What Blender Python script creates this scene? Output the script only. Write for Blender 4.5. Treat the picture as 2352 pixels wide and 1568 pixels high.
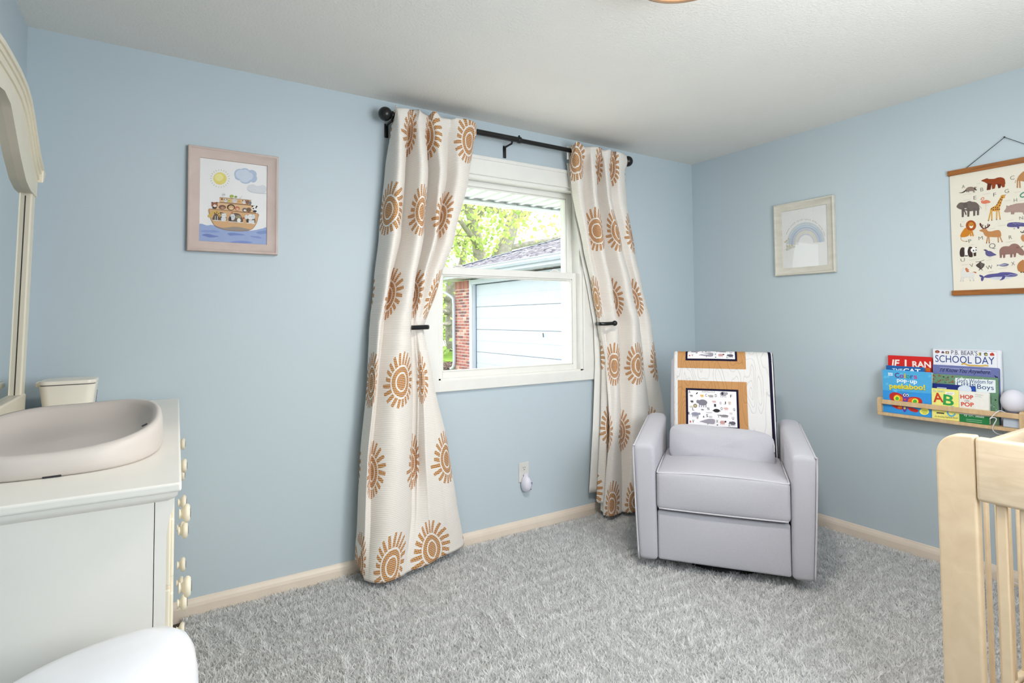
import bpy, bmesh, math, random
import numpy as np
from mathutils import Vector, Matrix, noise

for _o in list(bpy.data.objects):
    bpy.data.objects.remove(_o, do_unlink=True)
SC = bpy.context.scene
COL = SC.collection

# ------------------------------------------------------------------ camera
# metres; the floor is z = 0, the window wall lies at y = YB, the right wall at x = XC
H = 1.30
YB, XC, XA, YF, ZC = 2.856, 3.449, -0.460, -0.36, 2.4726
_yaw, _pit, _rol = 0.5630, 0.0368, -0.0076
_f = Vector((math.sin(_yaw) * math.cos(_pit), math.cos(_yaw) * math.cos(_pit), math.sin(_pit)))
_r = Vector((math.cos(_yaw), -math.sin(_yaw), 0))
_u = _r.cross(_f)
_r, _u = _r * math.cos(_rol) + _u * math.sin(_rol), -_r * math.sin(_rol) + _u * math.cos(_rol)
cam_data = bpy.data.cameras.new('camera')
cam_data.sensor_fit = 'HORIZONTAL'
cam_data.sensor_width = 36.0
cam_data.lens = 1279.8752 / 2352 * 36.0
cam_data.shift_y = -(784 - 684.2638) / 2352
cam_data.clip_start = 0.02
cam_data.clip_end = 300
cam = bpy.data.objects.new('camera', cam_data)
COL.objects.link(cam)
cam.matrix_world = Matrix(((_r.x, _u.x, -_f.x, 0), (_r.y, _u.y, -_f.y, 0), (_r.z, _u.z, -_f.z, H), (0, 0, 0, 1)))
SC.camera = cam

# ------------------------------------------------------------------ sky, sun, added fill, exposure
world = bpy.data.worlds.new('sky')
SC.world = world
world.use_nodes = True
_bg = world.node_tree.nodes['Background']
_bg.inputs['Color'].default_value = (0.90, 0.96, 1.0, 1)
_bg.inputs['Strength'].default_value = 4.0
_sun = bpy.data.lights.new('sun', 'SUN')
_sun.energy = 5.5
_sun.color = (1.0, 0.95, 0.86)
_sun.angle = math.radians(0.6)
sun = bpy.data.objects.new('sun', _sun)
COL.objects.link(sun)
sun.rotation_euler = Vector((-0.80, 0.10, -0.95)).to_track_quat('-Z', 'Y').to_euler()

# added fill light, set in a made-up window opening behind the camera
_fill = bpy.data.lights.new('added_fill_light', 'AREA')
_fill.shape = 'RECTANGLE'
_fill.size, _fill.size_y = 1.25, 1.15
_fill.energy = 33
_fill.color = (0.92, 0.965, 1.0)
fill_lamp = bpy.data.objects.new('added_fill_light', _fill)
COL.objects.link(fill_lamp)
fill_lamp.location = (1.55, YF - 0.02, 1.62)
fill_lamp.rotation_euler = (math.radians(92), 0, 0)

LAMP_W = 25.0                                   # ceiling lamp, watts of light

SC.view_settings.view_transform = 'Standard'
SC.view_settings.look = 'None'
SC.view_settings.gamma = 1.0
SC.view_settings.use_curve_mapping = False
SC.view_settings.exposure = 0.10
SC.cycles.use_denoising = True
SC.cycles.max_bounces = 8
SC.cycles.diffuse_bounces = 4
SC.cycles.use_adaptive_sampling = True
SC.cycles.adaptive_threshold = 0.05
SC.cycles.transparent_max_bounces = 24
SC.cycles.caustics_reflective = False
SC.cycles.caustics_refractive = False

# ------------------------------------------------------------------ helpers
def lin(c):
    out = []
    for v in c[:3]:
        v = v / 255.0
        out.append(v / 12.92 if v <= 0.04045 else ((v + 0.055) / 1.055) ** 2.4)
    return out

_M = {}
def mat(name, rgb, rough=0.55, metal=0.0, bump=None, var=None, spec=0.5, coat=0.0, sheen=0.0, emit=None):
    """Principled material with optional noise relief (scale, strength) and colour variation (scale, amount)."""
    if name in _M:
        return _M[name]
    m = bpy.data.materials.new(name)
    m.use_nodes = True
    nt = m.node_tree
    b = nt.nodes['Principled BSDF']
    c = lin(rgb)
    b.inputs['Base Color'].default_value = (*c, 1)
    b.inputs['Roughness'].default_value = rough
    b.inputs['Metallic'].default_value = metal
    b.inputs['Specular IOR Level'].default_value = spec
    b.inputs['Coat Weight'].default_value = coat
    b.inputs['Sheen Weight'].default_value = sheen
    tc = nt.nodes.new('ShaderNodeTexCoord')
    if var is None:
        var = (7.0, 0.04)
    n = nt.nodes.new('ShaderNodeTexNoise')
    n.inputs['Scale'].default_value = var[0]
    n.inputs['Detail'].default_value = 5
    nt.links.new(tc.outputs['Object'], n.inputs['Vector'])
    r = nt.nodes.new('ShaderNodeValToRGB')
    r.color_ramp.elements[0].position = 0.3
    r.color_ramp.elements[1].position = 0.7
    r.color_ramp.elements[0].color = (*[v * (1 - var[1]) for v in c], 1)
    r.color_ramp.elements[1].color = (*[min(1, v * (1 + var[1])) for v in c], 1)
    nt.links.new(n.outputs['Fac'], r.inputs['Fac'])
    nt.links.new(r.outputs['Color'], b.inputs['Base Color'])
    if bump:
        n2 = nt.nodes.new('ShaderNodeTexNoise')
        n2.inputs['Scale'].default_value = bump[0]
        n2.inputs['Detail'].default_value = 3
        nt.links.new(tc.outputs['Object'], n2.inputs['Vector'])
        bp = nt.nodes.new('ShaderNodeBump')
        bp.inputs['Strength'].default_value = bump[1]
        bp.inputs['Distance'].default_value = bump[2] if len(bump) > 2 else 0.002
        nt.links.new(n2.outputs['Fac'], bp.inputs['Height'])
        nt.links.new(bp.outputs['Normal'], b.inputs['Normal'])
    if emit:
        b.inputs['Emission Color'].default_value = (*lin(emit[0]), 1)
        b.inputs['Emission Strength'].default_value = emit[1]
    _M[name] = m
    return m

def wood(name, light, dark, axis=(1, 1, 14), rough=0.45, scale=5.0):
    if name in _M:
        return _M[name]
    m = bpy.data.materials.new(name)
    m.use_nodes = True
    nt = m.node_tree
    b = nt.nodes['Principled BSDF']
    b.inputs['Roughness'].default_value = rough
    tc = nt.nodes.new('ShaderNodeTexCoord')
    mp = nt.nodes.new('ShaderNodeMapping')
    mp.inputs['Scale'].default_value = axis
    nt.links.new(tc.outputs['Object'], mp.inputs['Vector'])
    n = nt.nodes.new('ShaderNodeTexNoise')
    n.inputs['Scale'].default_value = scale
    n.inputs['Detail'].default_value = 6
    n.inputs['Distortion'].default_value = 0.6
    nt.links.new(mp.outputs['Vector'], n.inputs['Vector'])
    r = nt.nodes.new('ShaderNodeValToRGB')
    r.color_ramp.elements[0].position = 0.30
    r.color_ramp.elements[1].position = 0.68
    r.color_ramp.elements[0].color = (*lin(dark), 1)
    r.color_ramp.elements[1].color = (*lin(light), 1)
    nt.links.new(n.outputs['Fac'], r.inputs['Fac'])
    nt.links.new(r.outputs['Color'], b.inputs['Base Color'])
    bp = nt.nodes.new('ShaderNodeBump')
    bp.inputs['Strength'].default_value = 0.15
    bp.inputs['Distance'].default_value = 0.001
    nt.links.new(n.outputs['Fac'], bp.inputs['Height'])
    nt.links.new(bp.outputs['Normal'], b.inputs['Normal'])
    _M[name] = m
    return m

class X:
    """Shader math written as expressions."""
    nt = None
    def __init__(s, v): s.v = v
    @staticmethod
    def op(o, *a):
        n = X.nt.nodes.new('ShaderNodeMath')
        n.operation = o
        for i, q in enumerate(a):
            if isinstance(q, X): X.nt.links.new(q.v, n.inputs[i])
            else: n.inputs[i].default_value = q
        return X(n.outputs[0])
    def __add__(s, o): return X.op('ADD', s, o)
    def __radd__(s, o): return X.op('ADD', o, s)
    def __sub__(s, o): return X.op('SUBTRACT', s, o)
    def __rsub__(s, o): return X.op('SUBTRACT', o, s)
    def __mul__(s, o): return X.op('MULTIPLY', s, o)
    def __rmul__(s, o): return X.op('MULTIPLY', o, s)
    def __truediv__(s, o): return X.op('DIVIDE', s, o)
    def lt(s, o): return X.op('LESS_THAN', s, o)
    def gt(s, o): return X.op('GREATER_THAN', s, o)
    def fract(s): return X.op('FRACT', s)
    def floor(s): return X.op('FLOOR', s)
    def abs(s): return X.op('ABSOLUTE', s)
    def sin(s): return X.op('SINE', s)
    def mod(s, o): return X.op('FLOORED_MODULO', s, o)
def xmax(a, b): return X.op('MAXIMUM', a, b)

class MB:
    """Collects geometry; becomes one mesh."""
    def __init__(s):
        s.v, s.f, s.m, s.uv = [], [], [], []
    def add(s, vs, fs, m=0):
        o = len(s.v)
        s.v += [tuple(p) for p in vs]
        for f in fs:
            s.f.append(tuple(i + o for i in f))
            s.m.append(m)
        return s
    def box(s, x0, x1, y0, y1, z0, z1, m=0):
        return s.hexa([(x0, y0, z0), (x1, y0, z0), (x1, y1, z0), (x0, y1, z0), (x0, y0, z1), (x1, y0, z1), (x1, y1, z1), (x0, y1, z1)], m)
    def hexa(s, p, m=0):
        return s.add(p, [(0, 3, 2, 1), (4, 5, 6, 7), (0, 1, 5, 4), (1, 2, 6, 5), (2, 3, 7, 6), (3, 0, 4, 7)], m)
    def bm(s, b, m=0):
        b.verts.ensure_lookup_table()
        b.verts.index_update()
        s.add([tuple(v.co) for v in b.verts], [tuple(v.index for v in f.verts) for f in b.faces], m)
        b.free()
        return s
    def rhexa(s, p, r=0.01, seg=3, m=0, sub=0):
        b = bmesh.new()
        vs = [b.verts.new(q) for q in p]
        for f in [(0, 3, 2, 1), (4, 5, 6, 7), (0, 1, 5, 4), (1, 2, 6, 5), (2, 3, 7, 6), (3, 0, 4, 7)]:
            b.faces.new([vs[i] for i in f])
        bmesh.ops.bevel(b, geom=list(b.edges) + list(b.verts), offset=r, segments=seg, profile=0.5, affect='EDGES', clamp_overlap=True)
        return s.bm(b, m)
    def rbox(s, x0, x1, y0, y1, z0, z1, r=0.01, seg=3, m=0):
        return s.rhexa([(x0, y0, z0), (x1, y0, z0), (x1, y1, z0), (x0, y1, z0), (x0, y0, z1), (x1, y0, z1), (x1, y1, z1), (x0, y1, z1)], r, seg, m)
    def tube(s, pts, r, n=10, m=0, cap=True, flat=None):
        pts = [Vector(p) for p in pts]
        rs = r if isinstance(r, (list, tuple)) else [r] * len(pts)
        rings = []
        prev = None
        for i, p in enumerate(pts):
            t = (pts[min(i + 1, len(pts) - 1)] - pts[max(i - 1, 0)]).normalized()
            if prev is None:
                a = Vector((0, 0, 1)) if abs(t.z) < 0.9 else Vector((1, 0, 0))
                x = t.cross(a).normalized()
            else:
                x = (prev - t * prev.dot(t)).normalized()
            prev = x
            y = t.cross(x)
            rr = rs[i]
            sx, sy = (rr, rr) if flat is None else (rr * flat[0], rr * flat[1])
            rings.append([p + x * (math.cos(2 * math.pi * k / n) * sx) + y * (math.sin(2 * math.pi * k / n) * sy) for k in range(n)])
        vs = [v for g in rings for v in g]
        fs = []
        for i in range(len(rings) - 1):
            for k in range(n):
                fs.append((i * n + k, i * n + (k + 1) % n, (i + 1) * n + (k + 1) % n, (i + 1) * n + k))
        if cap:
            fs.append(tuple(range(n - 1, -1, -1)))
            fs.append(tuple((len(rings) - 1) * n + k for k in range(n)))
        return s.add(vs, fs, m)
    def lathe(s, prof, o=(0, 0, 0), ax='z', n=24, m=0, sx=1.0, sy=1.0, ex=2.0):
        """prof: (radius, height) list along the axis; sx, sy, ex squash the ring (superellipse)."""
        o = Vector(o)
        vs, fs = [], []
        for (r, h) in prof:
            for k in range(n):
                a = 2 * math.pi * k / n
                c, d = math.cos(a), math.sin(a)
                if ex != 2.0:
                    c = math.copysign(abs(c) ** (2 / ex), c)
                    d = math.copysign(abs(d) ** (2 / ex), d)
                p, q = r * c * sx, r * d * sy
                vs.append(o + (Vector((p, q, h)) if ax == 'z' else Vector((h, p, q)) if ax == 'x' else Vector((q, h, p)) if ax == 'y' else Vector((q, -h, p))))
        for i in range(len(prof) - 1):
            for k in range(n):
                f = (i * n + k, i * n + (k + 1) % n, (i + 1) * n + (k + 1) % n, (i + 1) * n + k)
                fs.append(f if ax != '-y' else f[::-1])
        bot, top = tuple(range(n - 1, -1, -1)), tuple((len(prof) - 1) * n + k for k in range(n))
        fs += [bot, top] if ax != '-y' else [bot[::-1], top[::-1]]
        return s.add(vs, fs, m)
    def ball(s, c, r, n=20, m=0, sz=1.0):
        pr = [(r * math.sin(math.pi * i / (n // 2)) + 1e-5, -r * math.cos(math.pi * i / (n // 2)) * sz) for i in range(n // 2 + 1)]
        return s.lathe(pr, c, 'z', n, m)
    def grid(s, nu, nv, fn, m=0, flip=False, uvfn=None):
        vs = [fn(i / nu, j / nv) for j in range(nv + 1) for i in range(nu + 1)]
        fs = []
        for j in range(nv):
            for i in range(nu):
                a = j * (nu + 1) + i
                f = (a, a + 1, a + nu + 2, a + nu + 1)
                fs.append(f[::-1] if flip else f)
        s.add(vs, fs, m)
        if uvfn:
            s.uv += [uvfn(i / nu, j / nv) for j in range(nv + 1) for i in range(nu + 1)]
        return s
    def prism(s, poly, fn, t0, t1, m=0):
        """poly: 2-D outline; fn(a, b, t) -> point; extruded from t0 to t1."""
        n = len(poly)
        vs = [fn(a, b, t0) for a, b in poly] + [fn(a, b, t1) for a, b in poly]
        fs = [tuple(range(n - 1, -1, -1)), tuple(range(n, 2 * n))]
        fs += [(i, (i + 1) % n, n + (i + 1) % n, n + i) for i in range(n)]
        return s.add(vs, fs, m)

def obj(name, mb, mats, parent=None, smooth=False, world_co=True, angle=None):
    """One mesh object; coordinates are world coordinates unless world_co is False."""
    me = bpy.data.meshes.new(name)
    vs = mb.v
    if parent is not None and world_co:
        chain, p = Matrix.Identity(4), parent
        while p is not None:
            chain = p.matrix_basis @ chain
            p = p.parent
        inv = chain.inverted()
        vs = [tuple(inv @ Vector(v)) for v in vs]
    me.from_pydata(vs, [], mb.f)
    if not isinstance(mats, (list, tuple)):
        mats = [mats]
    for m in mats:
        me.materials.append(m)
    if len(mats) > 1:
        me.polygons.foreach_set('material_index', mb.m)
    if mb.uv:
        ul = me.uv_layers.new(name='cloth')
        co = np.array([mb.uv[l.vertex_index] for l in me.loops], dtype=np.float32).ravel()
        ul.data.foreach_set('uv', co)
    if smooth:
        me.polygons.foreach_set('use_smooth', [True] * len(me.polygons))
        if angle:
            try: me.set_sharp_from_angle(angle=math.radians(angle))
            except Exception: pass
    me.update()
    o = bpy.data.objects.new(name, me)
    COL.objects.link(o)
    if parent is not None:
        o.parent = parent
    return o

def tag(o, label, cat, group=None):
    o['label'] = label
    o['category'] = cat
    if group: o['group'] = group
    return o

def thing(name, label, cat, loc=(0, 0, 0), rz=0.0, group=None):
    o = bpy.data.objects.new(name, None)
    COL.objects.link(o)
    o.location = loc
    o.rotation_euler = (0, 0, rz)
    o.empty_display_size = 0.1
    o.matrix_basis = Matrix.Translation(loc) @ Matrix.Rotation(rz, 4, 'Z')
    return tag(o, label, cat, group)

def struct(o):
    o['kind'] = 'structure'
    return o

def bevel(o, w=0.004, seg=2):
    m = o.modifiers.new('bevel', 'BEVEL')
    m.width = w
    m.segments = seg
    m.limit_method = 'ANGLE'
    return o

def copy_part(src, parent, loc=None):
    c = src.copy()
    COL.objects.link(c)
    c.parent = parent
    if loc is not None: c.location = loc
    return c

# flat print: outlines, strokes and lettering laid on a plane in the scene ------------------------
def homography(src, dst):
    A, B = [], []
    for (x, y), (u, v) in zip(src, dst):
        A.append([x, y, 1, 0, 0, 0, -u * x, -u * y]); B.append(u)
        A.append([0, 0, 0, x, y, 1, -v * x, -v * y]); B.append(v)
    h = np.linalg.solve(np.array(A, float), np.array(B, float))
    def f(x, y):
        w = h[6] * x + h[7] * y + 1
        return ((h[0] * x + h[1] * y + h[2]) / w, (h[3] * x + h[4] * y + h[5]) / w)
    return f

_TX = {}
def text_geo(body, shear=0.0, bold=0.0):
    k = (body, shear, bold)
    if k not in _TX:
        c = bpy.data.curves.new('lettering', 'FONT')
        c.body = body
        c.shear = shear
        c.offset = bold
        c.resolution_u = 3
        o = bpy.data.objects.new('lettering', c)
        m = o.to_mesh()
        vs = [(v.co.x, v.co.y) for v in m.vertices]
        fs = [tuple(p.vertices) for p in m.polygons]
        o.to_mesh_clear()
        bpy.data.objects.remove(o)
        bpy.data.curves.remove(c)
        _TX[k] = (vs, fs)
    return _TX[k]

class Art:
    def __init__(s, fn, place, eps=0.00035):
        """fn maps drawing coordinates to plane metres (a, b); place(a, b, lift) gives the point in the scene."""
        s.fn, s.place, s.eps, s.mb, s.mats, s.n = fn, place, eps, MB(), [], 0
    def mi(s, rgb):
        rgb = tuple(rgb)
        nm = 'print_%02x%02x%02x' % rgb
        m = mat(nm, rgb, 0.6, var=(60, 0.03), spec=0.3)
        if m not in s.mats: s.mats.append(m)
        return s.mats.index(m)
    def put(s, ab, fs, rgb, layer):
        s.n += 1                                            # every shape a hair above the one before
        s.mb.add([s.place(a, b, s.eps * layer + s.n * 4e-6) for a, b in ab], fs, s.mi(rgb))
    def poly(s, pts, rgb, layer=1):
        ab = [s.fn(*p) for p in pts]
        ar = sum(ab[i][0] * ab[(i + 1) % len(ab)][1] - ab[(i + 1) % len(ab)][0] * ab[i][1] for i in range(len(ab)))
        if ar < 0: ab = ab[::-1]
        s.put(ab, [tuple(range(len(ab)))], rgb, layer)
    def ell(s, cx, cy, rx, ry, rgb, layer=1, rot=0.0, n=18, a0=0, a1=360):
        r = math.radians(rot)
        pts = []
        for i in range(n + (0 if a1 - a0 >= 360 else 1)):
            t = math.radians(a0 + (a1 - a0) * i / n)
            x, y = rx * math.cos(t), ry * math.sin(t)
            pts.append((cx + x * math.cos(r) - y * math.sin(r), cy + x * math.sin(r) + y * math.cos(r)))
        s.poly(pts, rgb, layer)
    def line(s, pts, w, rgb, layer=1, close=False):
        if close: pts = list(pts) + [pts[0]]
        L, R = [], []
        for i, (x, y) in enumerate(pts):
            (xa, ya), (xb, yb) = pts[max(i - 1, 0)], pts[min(i + 1, len(pts) - 1)]
            l = math.hypot(xb - xa, yb - ya) or 1
            nx, ny = -(yb - ya) / l * w / 2, (xb - xa) / l * w / 2
            L.append(s.fn(x + nx, y + ny)); R.append(s.fn(x - nx, y - ny))
        k = len(L)
        (ax, ay), (bx, by), (cx, cy) = L[0], L[1], R[1]
        ccw = (bx - ax) * (cy - ay) - (by - ay) * (cx - ax) > 0
        fs = [(i, i + 1, k + i + 1, k + i) for i in range(k - 1)]
        s.put(L + R, fs if ccw else [f[::-1] for f in fs], rgb, layer)
    def spline(s, pts, w, rgb, layer=1, n=5):
        s.line(smooth_path(pts, n), w, rgb, layer)
    def blob(s, pts, rgb, layer=1, n=4):
        s.poly(smooth_path(pts, n, True), rgb, layer)
    def text(s, body, p0, p1, h, rgb, layer=2, shear=0.0, bold=0.0, up=None):
        """Lettering fitted between p0 (bottom left) and p1 (bottom right) with height h, all in drawing units."""
        vs, fs = text_geo(body, shear, bold)
        x0, x1 = min(v[0] for v in vs), max(v[0] for v in vs)
        y0, y1 = min(v[1] for v in vs), max(v[1] for v in vs)
        a, b = Vector(s.fn(*p0)), Vector(s.fn(*p1))
        t = Vector(s.fn(p0[0], p0[1] - h))
        hh = abs(t.y - a.y)
        d = b - a
        n = Vector((-d.y, d.x)).normalized() * hh
        ab = [tuple(a + d * ((v[0] - x0) / (x1 - x0)) + n * ((v[1] - y0) / (y1 - y0))) for v in vs]
        s.put(ab, fs, rgb, layer)
    def build(s, name, parent):
        return obj(name, s.mb, s.mats, parent)

def smooth_path(pts, n=4, close=False):
    P = [Vector((*p, 0)) if len(p) == 2 else Vector(p) for p in pts]
    dim = len(pts[0])
    N = len(P)
    out = []
    rng = range(N) if close else range(N - 1)
    for i in rng:
        if close:
            a, b, c, d = P[(i - 1) % N], P[i], P[(i + 1) % N], P[(i + 2) % N]
        else:
            a, b, c, d = P[max(i - 1, 0)], P[i], P[i + 1], P[min(i + 2, N - 1)]
        for k in range(n):
            t = k / n
            q = 0.5 * ((2 * b) + (c - a) * t + (2 * a - 5 * b + 4 * c - d) * t * t + (3 * b - a - 3 * c + d) * t ** 3)
            out.append(tuple(q[:dim]))
    if not close: out.append(tuple(P[-1][:dim]))
    return out

def plane(o, A, B):
    o, A, B = Vector(o), Vector(A).normalized(), Vector(B).normalized()
    N = A.cross(B)
    return lambda a, b, t=0.0: tuple(o + A * a + B * b + N * t)
# ------------------------------------------------------------------ shared materials
def paint_wall():
    m = mat('blue_wall_paint', (190, 203, 210), 0.62, bump=(220, 0.10, 0.0006), var=(1.5, 0.015), spec=0.35)
    return m
WALL = paint_wall()
CEIL = mat('ceiling_texture_paint', (234, 232, 227), 0.75, bump=(95, 0.55, 0.004), var=(2, 0.015), spec=0.2)
TRIM = mat('cream_trim_paint', (228, 214, 198), 0.42, bump=(60, 0.05), var=(9, 0.03))
WHITE = mat('white_window_paint', (232, 231, 226), 0.38, bump=(80, 0.04), var=(12, 0.02))
BLACK = mat('black_metal', (14, 14, 16), 0.32, var=(30, 0.1))
FLOORM = wood('dark_floor_boards', (74, 62, 54), (48, 40, 36), (2, 14, 2), 0.5)

def glass_mat():
    m = bpy.data.materials.new('window_glass')
    m.use_nodes = True
    nt = m.node_tree
    for n in list(nt.nodes):
        if n.type != 'OUTPUT_MATERIAL': nt.nodes.remove(n)
    out = [n for n in nt.nodes][0]
    t = nt.nodes.new('ShaderNodeBsdfTransparent')
    t.inputs['Color'].default_value = (0.985, 0.99, 0.985, 1)
    g = nt.nodes.new('ShaderNodeBsdfGlossy')
    g.inputs['Roughness'].default_value = 0.01
    lw = nt.nodes.new('ShaderNodeLayerWeight')              # thin sheet: same reflectance from either side
    lw.inputs['Blend'].default_value = 0.5
    X.nt = nt
    fr = X.op('POWER', X(lw.outputs['Facing']), 5.0) * 0.92 + 0.045
    mx = nt.nodes.new('ShaderNodeMixShader')
    nt.links.new(fr.v, mx.inputs[0])
    nt.links.new(t.outputs[0], mx.inputs[1])
    nt.links.new(g.outputs[0], mx.inputs[2])
    nt.links.new(mx.outputs[0], out.inputs['Surface'])
    return m
GLASS = glass_mat()

# ------------------------------------------------------------------ room shell
WX0, WX1, WZ0, WZ1 = 1.305, 2.350, 0.955, 2.150           # window opening
WT = 0.20
b = MB()
b.box(XA - 0.1, WX0, YB, YB + WT, 0, ZC)
b.box(WX1, XC + 0.1, YB, YB + WT, 0, ZC)
b.box(WX0, WX1, YB, YB + WT, 0, WZ0)
b.box(WX0, WX1, YB, YB + WT, WZ1, ZC)
struct(obj('wall_back', b, WALL))
struct(obj('wall_left', MB().box(XA - 0.12, XA, YF, YB, 0, ZC), WALL))
struct(obj('wall_right', MB().box(XC, XC + 0.12, YF, YB, 0, ZC), WALL))
b = MB()                                                    # wall behind the camera, with an opening added for the fill light
b.box(XA - 0.1, 0.90, YF - 0.15, YF, 0, ZC)
b.box(2.20, XC + 0.1, YF - 0.15, YF, 0, ZC)
b.box(0.90, 2.20, YF - 0.15, YF, 0, 1.02)
b.box(0.90, 2.20, YF - 0.15, YF, 2.22, ZC)
struct(obj('wall_front', b, WALL))
b = MB()
b.box(0.82, 0.90, YF, YF + 0.02, 0.94, 2.30); b.box(2.20, 2.28, YF, YF + 0.02, 0.94, 2.30)
b.box(0.82, 2.28, YF, YF + 0.02, 2.22, 2.30); b.box(0.82, 2.28, YF, YF + 0.025, 0.94, 1.02)
struct(obj('added_window', b, WHITE))  # unseen window frame, added around the fill light
struct(obj('floor', MB().box(XA - 0.1, XC + 0.1, YF - 0.1, YB + 0.1, -0.10, 0.0), FLOORM))
struct(obj('ceiling', MB().box(XA - 0.1, XC + 0.1, YF - 0.1, YB + WT, ZC, ZC + 0.10), CEIL))

def baseboard(name, p0, p1, inward):
    """Small colonial baseboard: eased top, flat face."""
    p0, p1, n = Vector(p0), Vector(p1), Vector(inward)
    prof = [(0, 0), (0.014, 0), (0.014, 0.055), (0.011, 0.068), (0.006, 0.079), (0.004, 0.085), (0, 0.087)]
    mb = MB()
    k = len(prof)
    vs = [tuple(p + n * a + Vector((0, 0, z))) for p in (p0, p1) for a, z in prof]
    fs = [(i, i + 1, k + i + 1, k + i) for i in range(k - 1)] + [tuple(range(k)), tuple(range(2 * k - 1, k - 1, -1))]
    mb.add(vs, fs)
    return struct(obj(name, mb, TRIM))
baseboard('baseboard_back', (XA, YB, 0), (XC, YB, 0), (0, -1, 0))
baseboard('baseboard_right', (XC, YB, 0), (XC, YF, 0), (-1, 0, 0))
baseboard('baseboard_left', (XA, YF, 0), (XA, YB, 0), (1, 0, 0))
baseboard('baseboard_front', (XC, YF, 0), (XA, YF, 0), (0, 1, 0))

# ------------------------------------------------------------------ window_1 (double hung)
win = bpy.data.objects.new('window_1', None)
COL.objects.link(win)
win.location = ((WX0 + WX1) / 2, YB, WZ0)
win.matrix_basis = Matrix.Translation(win.location)
struct(win)
CW = 0.098
OX0, OX1, OZ0, OZ1 = WX0 - CW, WX1 + CW, 0.895, 2.248
for nm, bx in (('casing', (OX0, WX0 + 0.004, YB - 0.020, YB + 0.002, OZ0, OZ1)), ('casing', (WX1 - 0.004, OX1, YB - 0.020, YB + 0.002, OZ0, OZ1)),
               ('casing', (WX0, WX1, YB - 0.020, YB + 0.002, WZ1 - 0.004, OZ1)), ('casing', (WX0, WX1, YB - 0.020, YB + 0.002, OZ0, WZ0 + 0.004))):
    bevel(obj(nm, MB().box(*bx), WHITE, win), 0.004, 2)
# raised outer bead on the head casing
bevel(obj('casing_bead', MB().box(OX0 - 0.006, OX1 + 0.006, YB - 0.028, YB, OZ1 - 0.012, OZ1 + 0.010), WHITE, win), 0.004)
for bx in ((WX0, WX0 + 0.022, YB - 0.002, YB + WT, WZ0, WZ1), (WX1 - 0.022, WX1, YB - 0.002, YB + WT, WZ0, WZ1),
           (WX0, WX1, YB - 0.002, YB + WT, WZ1 - 0.020, WZ1)):
    obj('jamb', MB().box(*bx), WHITE, win)
sl = MB().hexa([(WX0, YB - 0.002, WZ0 - 0.004), (WX1, YB - 0.002, WZ0 - 0.004), (WX1, YB + WT + 0.03, WZ0 - 0.03), (WX0, YB + WT + 0.03, WZ0 - 0.03),
                (WX0, YB - 0.002, WZ0 + 0.012), (WX1, YB - 0.002, WZ0 + 0.012), (WX1, YB + WT + 0.03, WZ0 - 0.005), (WX0, YB + WT + 0.03, WZ0 - 0.005)])
obj('sill', sl, WHITE, win)
def sash(name, y0, y1, x0, x1, z0, z1, st, rb, rt):
    m = MB()
    m.box(x0, x0 + st, y0, y1, z0, z1); m.box(x1 - st, x1, y0, y1, z0, z1)
    m.box(x0 + st, x1 - st, y0, y1, z0, z0 + rb); m.box(x0 + st, x1 - st, y0, y1, z1 - rt, z1)
    yb = (y0 + y1) / 2
    bd = 0.008                                              # glazing bead
    m.box(x0 + st, x0 + st + bd, yb - 0.012, yb + 0.012, z0 + rb, z1 - rt); m.box(x1 - st - bd, x1 - st, yb - 0.012, yb + 0.012, z0 + rb, z1 - rt)
    m.box(x0 + st, x1 - st, yb - 0.012, yb + 0.012, z0 + rb, z0 + rb + bd); m.box(x0 + st, x1 - st, yb - 0.012, yb + 0.012, z1 - rt - bd, z1 - rt)
    o = bevel(obj(name, m, WHITE, win), 0.003)
    g = MB().box(x0 + st + 0.002, x1 - st - 0.002, yb - 0.002, yb + 0.002, z0 + rb + 0.002, z1 - rt - 0.002)
    p = obj('pane', g, GLASS, o)
    return o
upper = sash('upper_sash', YB + 0.075, YB + 0.112, WX0 + 0.022, WX1 - 0.022, 1.545, WZ1 - 0.02, 0.042, 0.046, 0.034)
lower = sash('lower_sash', YB + 0.036, YB + 0.073, WX0 + 0.022, WX1 - 0.022, WZ0 + 0.008, 1.598, 0.030, 0.036, 0.042)
for lx in (1.47, 2.17):
    m = MB()
    m.rbox(lx - 0.034, lx + 0.034, YB + 0.042, YB + 0.068, 1.598, 1.606, 0.003, 2)
    m.rbox(lx - 0.018, lx + 0.022, YB + 0.046, YB + 0.064, 1.605, 1.617, 0.004, 2)
    m.rbox(lx - 0.030, lx + 0.004, YB + 0.034, YB + 0.046, 1.606, 1.614, 0.003, 2)
    obj('sash_lock', m, WHITE, lower)
m = MB().rbox(WX0 + 0.030, WX0 + 0.036, YB + 0.030, YB + 0.037, 0.985, 1.030, 0.002, 2)
obj('tilt_latch', m, mat('latch_grey', (170, 172, 172), 0.4), lower)
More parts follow.
